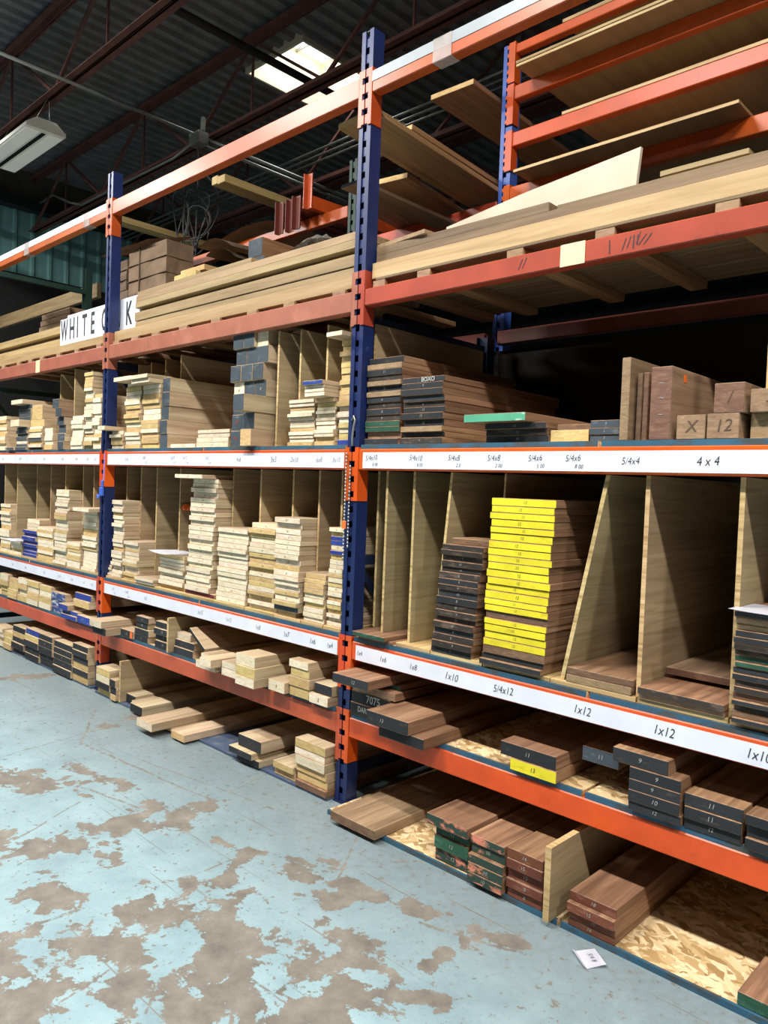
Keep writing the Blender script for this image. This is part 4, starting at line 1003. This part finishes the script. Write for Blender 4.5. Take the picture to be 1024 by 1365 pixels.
# centre bay
z = 2.4405
longb('lowest long pine board, front of centre bay top', -2.50, -.09, z, 2.508, .03, .14, 'pinex')
longb('long tan board second from bottom, centre bay top', -2.24, -.085, 2.5085, 2.545, .045, .2, 'oakx')
longb('long tan board third from bottom, centre bay top', -2.24, -.082, 2.549, 2.606, .04, .22, 'oakx')
longb('dark set-back board in the gap, centre bay top', -2.24, -.085, 2.6065, 2.634, .085, .2, 'tanx')
longb('long tan board second from top, centre bay top', -2.235, -.082, 2.6345, 2.675, .04, .24, 'oakx')
longb('topmost full-length tan board, centre bay top', -2.235, -.08, 2.6755, 2.714, .043, .24, 'oakx')
longb('short pine board lying on top, centre bay top', -2.23, -.96, 2.7145, 2.745, .05, .2, 'oakx')
longb('bundle of tan lumber behind the front boards, centre bay', -2.45, -.1, 2.4405, 2.70, .32, .18, 'tanx', 'lumber_bundle')
# left bay
for k in range(3):
    longb('thin slat under the left bay top boards, %s row from front' % ORD[k], -5.0, -2.62, 2.4455, 2.4605, .32+k*.23, .16, 'tanx', 'slat_board', 'board')
longb('lowest long pine board, front of left bay top', -5.0, -2.62, 2.4455, 2.502, .03, .14, 'pinex')
longb('dark set-back board above it, left bay top', -5.0, -2.62, 2.5025, 2.53, .09, .2, 'tanx')
longb('long pine board at mid height, left bay top', -5.0, -2.60, 2.5305, 2.585, .10, .2, 'pinex')
longb('dark board in the gap, left bay top', -5.0, -2.60, 2.5855, 2.63, .15, .2, 'tanx')
longb('topmost long pine board, left bay top', -5.0, -2.60, 2.6305, 2.69, .11, .22, 'pinex')
for k in range(3):
    one('flat tan board piled behind left bay pine boards, %s' % ordinal(2-k, 3), -5.0+.03*k, -4.32-.1*(k == 0), 2.86+.055*k, 2.91+.055*k, .50, .45, 'walnutp', 'e_nat', 'tan_board')
longb('tall backing bundle behind left bay pine boards', -5.0, -3.95, 2.4615, 2.858, .50, .45, 'tanx', 'lumber_bundle')

# sign
root = empty('shop_sign', (-2.90, .088, 2.520), 'white sign reading WHITE OAK behind the left post', 'sign')
bm = bmesh.new()
pts = [(-.63, 0), (.635, 0), (.635, .225), (-.50, .225), (-.50, .205), (-.63, .205)]
va = [bm.verts.new((x, 0, z)) for x, z in pts]; vb = [bm.verts.new((x, .006, z)) for x, z in pts]
bm.faces.new(va); bm.faces.new(vb[::-1])
for i in range(6): bm.faces.new((va[i], va[(i+1) % 6], vb[(i+1) % 6], vb[i]))
link('sign_board', bm, M['white_tape'], root)
for ch, X in (('W', -3.455), ('H', -3.315), ('I', -3.22), ('T', -3.10), ('E', -2.965), ('O', -2.77), ('A', -2.585), ('K', -2.415)):
    o = mark(root, ch, .225, M['ink'], X+2.90, -.001, .108, 'sign_letter', sx=.60 if ch not in 'W' else .52, shear=0, bold=.02)

# ------------------------------------------------------------------ behind / above
def beamx(X0, X1, y, zt, h, mat, label, name='rack_beam', brk=True):
    root = empty(name, ((X0+X1)/2, y, zt-h), label, 'rack beam')
    w = X1-X0
    bm = bmesh.new(); add_box(bm, -w/2, w/2, .0, .05, 0, h); link('beam_tube', bm, M[mat], root, bev=.004)
    if brk:
        bm = bmesh.new()
        add_box(bm, -w/2-.036, -w/2, -.008, -.003, h-.21, h+.012); add_box(bm, -w/2, -w/2+.005, -.008, .05, h-.21, h+.012)
        for k in range(5): add_box(bm, -w/2-.046, -w/2-.036, -.008, -.003, h-.20+k*.045, h-.18+k*.045)
        link('end_bracket', bm, M[mat], root)
    return root
def backpost(x1, y0, zt, mat, label):
    root = empty('rack_post', (x1-PW/2, y0, 0), label, 'rack post')
    bm = bmesh.new(); column(bm, PW/2, 0, zt); link('post_column', bm, M[mat], root)
    bm = bmesh.new(); add_box(bm, -.05, .05, -.003, .09, 0, .006); link('foot_plate', bm, M[mat], root)
M['blue2'] = painted('bright_blue_steel_paint', (60, 96, 170), (150, 160, 180), .12, 10, .42, .97, 1.03, .5)
backpost(0, 1.105, 4.02, 'blue2', 'bright blue rear post at upper right, behind the tall post')
backpost(-1.255, 1.105, 3.72, 'greenst', 'green rear post beside the spare beams')
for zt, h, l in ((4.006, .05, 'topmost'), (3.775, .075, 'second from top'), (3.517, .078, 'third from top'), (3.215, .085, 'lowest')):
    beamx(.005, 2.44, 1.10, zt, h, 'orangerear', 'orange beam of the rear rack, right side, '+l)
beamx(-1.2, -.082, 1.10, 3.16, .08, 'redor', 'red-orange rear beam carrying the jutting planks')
beamx(-3.9, -1.335, 1.10, 3.42, .08, 'orangedim', 'orange rear beam behind the cable coil and boxes')
def flat(label, X0, X1, y0, y1, z0, z1, mat='sheet', edge='plyedge', name='plywood_sheet', cat='plywood', rz=0, pitch=0):
    bm = bmesh.new(); w = X1-X0
    add_box(bm, -w/2, w/2, 0, y1-y0, 0, z1-z0)
    for f in bm.faces:
        f.normal_update(); f.material_index = 1 if f.normal.y < -.9 else 0
    o = link(name, bm, [M[mat], M[edge]], loc=((X0+X1)/2, y0, z0), rot=(pitch, 0, rz), bev=.0015)
    return tag(o, label, cat)
flat('plywood sheet on lowest rear orange beam, pale front edge', .13, 1.29, .95, 2.3, 3.2155, 3.232)
flat('plywood sheet on third rear orange beam', .32, 2.45, 1.10, 2.3, 3.5175, 3.535)
flat('lower of two plywood sheets jutting from second rear beam', .12, 2.2, .95, 2.3, 3.7755, 3.79)
flat('upper of two plywood sheets jutting from second rear beam', .12, 2.2, .945, 2.3, 3.7905, 3.805)
flat('plywood sheet on topmost rear beam', .3, 2.45, 1.10, 2.3, 4.0065, 4.025)
# rear supports (far beams) so the sheets rest on two beams
for zt, l in ((4.006, 'topmost'), (3.775, 'second'), (3.517, 'third'), (3.215, 'lowest')):
    beamx(.005, 2.44, 2.2, zt, .07, 'redbr', 'far beam of the rear rack, '+l+', under plywood', brk=False)
beamx(-3.9, -.08, 2.2, 3.42, .07, 'redbr', 'far beam behind the spare beams', brk=False)
beamx(-1.2, -.08, 2.2, 3.16, .07, 'redbr', 'far beam under the jutting planks', brk=False)
# jutting planks
def plank(label, X0, X1, zf, yf, yb, Xs=0, dz=0, th=.028, mat='pk', name='wide_plank', end='e_tan'):
    L = yb-yf
    bm = bmesh.new(); w = X1-X0; add_box(bm, -w/2, w/2, 0, L, 0, th)
    for f in bm.faces:
        f.normal_update(); f.material_index = 1 if abs(f.normal.y) > .9 else 0
    o = link(name, bm, [M[mat], M[end]], loc=((X0+X1)/2, yf, zf), rot=(math.atan2(dz, L), 0, -math.atan2(Xs, L)), bev=.002)
    return tag(o, label, 'plank')
plank('wide plank jutting forward past tall post, underside showing', -.36, -.09, 3.29, .12, 2.6, .03, -.2)
plank('narrow tan plank lying on the wide jutting plank', -.30, -.13, 3.33, .42, 2.6, .03, -.16)
pl = plank('plank with white chalk lettering on its edge, below the wide one', -.53, -.33, 3.20, .6, 2.6, -.32, .0, .03)
ct = mark(pl, 'WALNUT 11', .026, M['chalk'], .1015, .22, .015, 'chalk_lettering', shear=0, bold=.02); ct.rotation_euler = (R(90), 0, R(90))
plank('grey-edged plank above the chalk-lettered plank', -.60, -.39, 3.236, .66, 2.6, -.3, .02, .02, 'walnutp')
plank('lowest dark plank left of the chalk-lettered plank', -.80, -.58, 3.165, .7, 2.6, -.3, .0, .025, 'walnut')
plank('separate wide plank high up near the bright blue post', -.43, -.13, 3.755, .9, 3.2, -.10, .0, .03)
plank('grey plank end showing left of tall post', -.52, -.375, 3.087, .3, 1.095, .0, .0, .02, 'walnutp', 'grey_plank', 'e_gry')
beamx(-1.2, -.08, 2.3, 3.75, .08, 'redbr', 'far beam under the highest jutting plank', brk=False)
# spare beams lying on the rear beam
def spare(label, X, z, mat, y0=.98, L=1.5, rz=0, up=True):
    root = empty('spare_beam', (X, y0, z), label, 'spare beam', None, rz)
    bm = bmesh.new(); add_box(bm, -.025, .025, .006, L-.006, 0, .09); link('beam_tube', bm, M[mat], root, bev=.004)
    for yy in (0, L-.006):
        bm = bmesh.new()
        za, zb = (-.0, .24) if up else (-.12, .11)
        add_box(bm, -.03, .03, yy, yy+.006, za, zb); add_box(bm, -.03, -.024, yy-.03, yy, za, zb)
        link('end_bracket', bm, M[mat], root)
spare('orange spare beam lying on rear beam with bracket upward', -1.60, 3.4215, 'orangedim', rz=R(-4))
spare('red-brown spare beam with bracket down, left of orange one', -1.90, 3.4215, 'redbr', .97, rz=R(-2), up=False)
spare('red-brown spare beam, second left of the orange one', -1.80, 3.4215, 'redbr', .985, rz=R(-2), up=False)
spare('red-brown spare beam just left of the orange one', -1.71, 3.4215, 'redbr', .97, rz=R(-2), up=False)
# timber ends
for k in range(6):
    one('grey metal-ended timber behind centre boards, %s of stack' % ordinal(5-k, 6), -1.93+(.0 if k < 5 else -.03), -1.77+(0 if k < 5 else -.03), 2.4405+.128*k, 2.566+.128*k, .74, .34, 'pk', 'e_gry', 'capped_timber', 'timber', 'grey-ended timbers behind centre boards')
# plastic wrapped bundle
one('bundle of boards under the crumpled wrap', -1.28, -.86, 2.4405, 2.93, .55, .45, 'pk', 'e_nat', 'wrapped_bundle', 'bundle')
wrapm = plain('crumpled_plastic', (176, 170, 158), .25, spec=.7, var=.2)
bm = bmesh.new(); nx, ny = 22, 10
rnd = random.Random(3)
g = [[bm.verts.new((-.21+.42*i/nx, .40*j/ny-.01, .012+rnd.uniform(0, .045)*(1 if 0 < i < nx and 0 < j < ny else .3)+.045*math.sin(math.pi*i/nx))) for i in range(nx+1)] for j in range(ny+1)]
for j in range(ny):
    for i in range(nx): bm.faces.new((g[j][i], g[j][i+1], g[j+1][i+1], g[j+1][i]))
bmesh.ops.solidify(bm, geom=list(bm.faces), thickness=.002)
tag(link('plastic_wrap', bm, wrapm, loc=(-1.07, .56, 2.931)), 'crumpled clear plastic wrap on a bundle behind the long boards', 'plastic')

# cardboard
def carton(label, X0, X1, y0, y1, z0, z1, mat='card', layers=3, rz=0):
    root = empty('cardboard_box', ((X0+X1)/2, (y0+y1)/2, z0), label, 'cardboard', None, rz)
    w, d, h = X1-X0, y1-y0, z1-z0
    bm = bmesh.new(); vs, fs = add_box(bm, -w/2, w/2, -d/2, d/2, 0, h)
    bmesh.ops.subdivide_edges(bm, edges=list(bm.edges), cuts=3, use_grid_fill=True)
    rr = random.Random(int(z1*1000))
    for v in bm.verts:
        if 0 < v.co.z < h: v.co.x += rr.uniform(-.006, .006); v.co.y += rr.uniform(-.006, .006)
    link('box_body', bm, M[mat], root)
    bm = bmesh.new()
    for k in range(1, layers): add_box(bm, -w/2-.004, w/2+.004, -d/2-.009, d/2, h*k/layers-.002, h*k/layers+.002)
    link('layer_edges', bm, M['carddk'], root)
    bm = bmesh.new()
    for xx in (-w*.18, ): add_box(bm, xx-.004, xx+.004, -d/2-.0105, d/2+.004, -.0, h+.003)
    link('binding_strap', bm, M['carddk'], root)
    return root
carton('lower bundle of flattened cardboard behind the white sign', -3.36, -2.76, .56, .80, 2.4615, 2.965)
carton('upper bundle of flattened cardboard, right of left post', -3.35, -2.78, .56, .80, 2.97, 3.34, rz=R(1))
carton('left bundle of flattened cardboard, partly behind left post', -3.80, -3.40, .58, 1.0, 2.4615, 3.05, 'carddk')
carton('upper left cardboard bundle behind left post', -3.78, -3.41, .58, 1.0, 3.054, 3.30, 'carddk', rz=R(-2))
def bent(label, X0, X1, y0, y1, zf, mat, name='cardboard_sheet', nseg=14):
    bm = bmesh.new(); rows = 6
    g = [[bm.verts.new((X0+(X1-X0)*i/nseg, y0+(y1-y0)*j/rows, zf(i/nseg, j/rows))) for i in range(nseg+1)] for j in range(rows+1)]
    for j in range(rows):
        for i in range(nseg): bm.faces.new((g[j][i], g[j][i+1], g[j+1][i+1], g[j+1][i]))
    bmesh.ops.solidify(bm, geom=list(bm.faces), thickness=.006)
    c = Vector(((X0+X1)/2, y0, 0))
    o = link(name, bm, M[mat]); o.data.transform(Matrix.Translation(-c)); o.location = c
    return tag(o, label, 'cardboard')
bent('flat cardboard flap on top of the cardboard bundles', -3.75, -2.95, .5, .92, lambda u, v: 3.362+.13*v-.0*u+.008*math.sin(5*u), 'card')
bent('bowed cardboard sheet sagging behind the outlet box', -2.42, -1.985, .62, 1.3, lambda u, v: 3.13+.12*math.sin(math.pi*min(1, .25+u*.7))+.03*v, 'card')
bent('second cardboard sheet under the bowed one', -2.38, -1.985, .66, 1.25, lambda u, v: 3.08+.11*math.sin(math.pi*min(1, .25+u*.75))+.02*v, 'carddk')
bent('long brown sheet resting on rear orange beam', -2.75, -1.96, 1.0, 2.2, lambda u, v: 3.425+.045*math.sin(math.pi*u), 'card')
one('dark cardboard crate supporting short pine boards', -2.66, -2.02, 2.4455, 3.0, .62, .36, 'pk', 'e_wal', 'crate', 'crate')
one('lower short yellow pine board beside cardboard bundle', -2.66, -2.36, 3.0005, 3.035, .57, .5, 'pine', 'e_tan', 'pine_board')
one('upper short yellow pine board beside cardboard bundle', -2.62, -2.3, 3.0355, 3.075, .60, .5, 'pine', 'e_tan', 'pine_board')
# cross members seen against the dark roof
M['pinez'] = M['pine']
for lab, X, y0, y1, z in (('pale timber crossing behind the top beam near left post', -4.80, 1.18, 3.6, 4.06), ('pale timber crossing behind the spare beams', -2.65, .95, 3.3, 3.85)):
    bm = bmesh.new(); add_box(bm, -.05, .05, 0, y1-y0, 0, .06); add_box(bm, -.13, -.05, .0, (y1-y0)*.4, .01, .075)
    tag(link('cross_timber', bm, M['pine'], loc=(X, y0, z), bev=.003), lab, 'timber')
beamx(-5.2, -1.3, 3.4, 4.058, .08, 'redbr', 'far beam under the left crossing timber', brk=False)
beamx(-4.2, -1.3, 2.9, 3.848, .08, 'redbr', 'dark far beam holding up the crossing timbers', brk=False)
# dark long members at far left seen above the boards
pipe('grey_rail', [(-9, 4.0, 3.55), (-4.6, 3.2, 3.45)], .05, 'steel', 'grey rail in the dark area left of the sign', 'rail')

beamx(-7.9, -5.12, 1.12, 3.50, .15, 'tanx', 'dull grey-brown far beam at the left edge above the boards', brk=False)
# cable coil with outlet box
root = empty('hanging_cable', (-4.24, 1.72, 4.83), 'coiled grey cable with outlet box hanging from the conduit', 'cable')
bm = bmesh.new()
pts = [(0, 0, 0), (.01, 0, -.4)]
add_tube(bm, [(0, 0, 0), (.01, 0, -.35), (.0, .0, -.5), (.0, 0, -1.0), (.01, 0, -1.2)], .008, 6)
rc = random.Random(5)
for k, (r, cx, cz) in enumerate(((.34, -.10, -.74), (.36, .03, -.60), (.22, .05, -.72), (.30, .10, -.76), (.2, .16, -.84), (.36, -.16, -.80))):
    ph = rc.uniform(0, 6); t = rc.uniform(-.5, .5)
    loop = [(cx+r*.62*math.cos(a+ph)*math.cos(t), .05*math.sin(a*2+ph)+r*.5*math.cos(a+ph)*math.sin(t)-.02*k, cz+r*math.sin(a+ph)) for a in [2*math.pi*j/28 for j in range(27+(k % 2))]]
    add_tube(bm, loop, .008, 6)
link('cable_coil', bm, M['rubber'], root)
bm = bmesh.new(); add_box(bm, -.045, .045, -.03, .03, -1.32, -1.18); link('outlet_box', bm, M['white_tape'], root, bev=.008)

# small things on the posts
def chain(X, z0, z1, y):
    bm = bmesh.new(); z = z0; k = 0
    while z > z1:
        add_tube(bm, [(.0, 0, z-z0), (.0, 0, z-z0-.012)], .0042, 6); z -= .017; k += 1
    return bm
o = link('ball_chain', chain(-.058, 1.66, 1.16, 0), M['steel'], loc=(-.066, -.014, 1.66))
tag(o, 'silver bead chain with orange tag hanging on tall post', 'chain')
bm = bmesh.new(); add_box(bm, -.012, .012, -.004, .004, -.36, -.32); link('orange_tag', bm, M['orangeplast'], o, bev=.003)
o = link('ball_chain', chain(-.04, 1.58, 1.2, 0), M['steel'], loc=(-.038, -.014, 1.60))
tag(o, 'shorter silver bead chain hanging on tall post, right of other', 'chain')
bm = bmesh.new(); add_tube(bm, [(.0, 0, .03), (.012, 0, .05), (.02, 0, .03), (.012, 0, .0), (.006, 0, -.05), (.008, 0, -.09)], .005, 6)
tag(link('metal_hook', bm, M['steel'], loc=(-.04, -.012, 1.78)), 'small metal hook on tall post above the white strips', 'hook')
bm = bmesh.new(); add_box(bm, -.02, .02, -.02, 0, -.03, .03); add_tube(bm, [(-.02, -.012, -.03), (-.05, -.012, -.05), (-.05, -.012, -.02)], .009, 6); add_box(bm, -.012, .012, -.012, 0, .03, .08)
tag(link('blue_clip', bm, M['blueplast'], loc=(-2.535, -.008, 1.40), bev=.004), 'bright blue clip on the left post', 'clip')
bm = bmesh.new(); add_box(bm, -.007, .007, -.0015, 0, 0, .2)
tag(link('violet_tape', bm, M['violet'], loc=(-2.532, -.0068, 1.47), rot=(0, R(3), 0)), 'strip of violet tape on the left post bracket', 'tape')
bm = bmesh.new(); add_tube(bm, [(0, 0, 0), (.03, 0, 0)], .022, 12); add_tube(bm, [(.03, .012, -.006), (.045, .014, -.008)], .014, 10)
dv = [o for o in COL.objects if o.get('label', '').startswith('upright plywood divider, fourth from left on middle shelf of centre')][0]
link('orange_cap', bm, M['orangeplast'], dv, loc=(.0065, .03, .507))

# folded price tag on the floor
root = empty('price_tag', (1.392, -.215, 0), 'small folded white price tag lying on the floor', 'tag', None, R(-38))
bm = bmesh.new()
p = [(-.045, -.035, .003), (.045, -.035, .001), (.045, .03, .012), (-.045, .03, .008)]
v = [bm.verts.new(q) for q in p]; bm.faces.new(v)
v2 = [bm.verts.new((-.045, -.035, .003)), bm.verts.new((.045, -.035, .001)), bm.verts.new((.05, -.048, .014)), bm.verts.new((-.043, -.05, .012))]; bm.faces.new(v2)
bmesh.ops.solidify(bm, geom=list(bm.faces), thickness=.001)
link('tag_card', bm, M['paper'], root)
me = text_mesh('5/4 8', M['ink']); o = D.objects.new('tag_writing', me); COL.objects.link(o); o.parent = root
o.location = (0, .0, .0085); o.rotation_euler = (R(6), R(-2), 0); o.scale = (.022, .022, .022)

# ------------------------------------------------------------------ light
def area(name, loc, sx, sy, power, col=(1, .965, .90), rot=(0, 0, 0)):
    l = D.lights.new(name, 'AREA'); l.shape = 'RECTANGLE'; l.size = sx; l.size_y = sy; l.energy = power; l.color = col
    o = D.objects.new(name, l); COL.objects.link(o); o.location = loc; o.rotation_euler = rot
    return o
for X in (-6.5, -3.3, -.1, 3.1, 6.3):
    area('aisle_lamp', (X, -2.4, 5.4), 1.2, .26, 275, (1, .985, .955))
for X in (-4.9, -1.7, 1.5, 4.7):
    area('second_aisle_lamp', (X, -5.2, 5.4), 1.2, .3, 14, (1, .985, .955))
area('skylight_daylight', (-3.8, 2.8, 6.3), .7, .8, 14, (.92, .97, 1))
area('wall_fill_lamp', (-6.6, -.3, 5.0), 1.2, .4, 80)  # added fill that brightens the teal wall, no fixture behind it
w = D.worlds.new('dim_hall'); S.world = w; w.use_nodes = True
w.node_tree.nodes['Background'].inputs[0].default_value = (.75, .8, .9, 1)
w.node_tree.nodes['Background'].inputs[1].default_value = .035

# ------------------------------------------------------------------ camera
f, yaw, pitch, roll = 1009.1656, .764705530, -.0328537547, .0379192035
fw = Vector((-math.sin(yaw)*math.cos(pitch), math.cos(yaw)*math.cos(pitch), math.sin(pitch)))
r0 = Vector((math.cos(yaw), math.sin(yaw), 0)); u0 = r0.cross(fw)
rt = math.cos(roll)*r0+math.sin(roll)*u0; up = -math.sin(roll)*r0+math.cos(roll)*u0
cam = D.cameras.new('camera'); co = D.objects.new('camera', cam); COL.objects.link(co)
mw = Matrix((rt, up, -fw)).transposed().to_4x4(); mw.translation = Vector((2.53266878, -2.45452481, 1.50468262))
co.matrix_world = mw
cam.sensor_fit = 'VERTICAL'; cam.sensor_height = 36; cam.lens = f/1365*36; cam.clip_start = .05
S.camera = co
S.view_settings.view_transform = 'Standard'; S.view_settings.look = 'None'
S.view_settings.exposure = 0
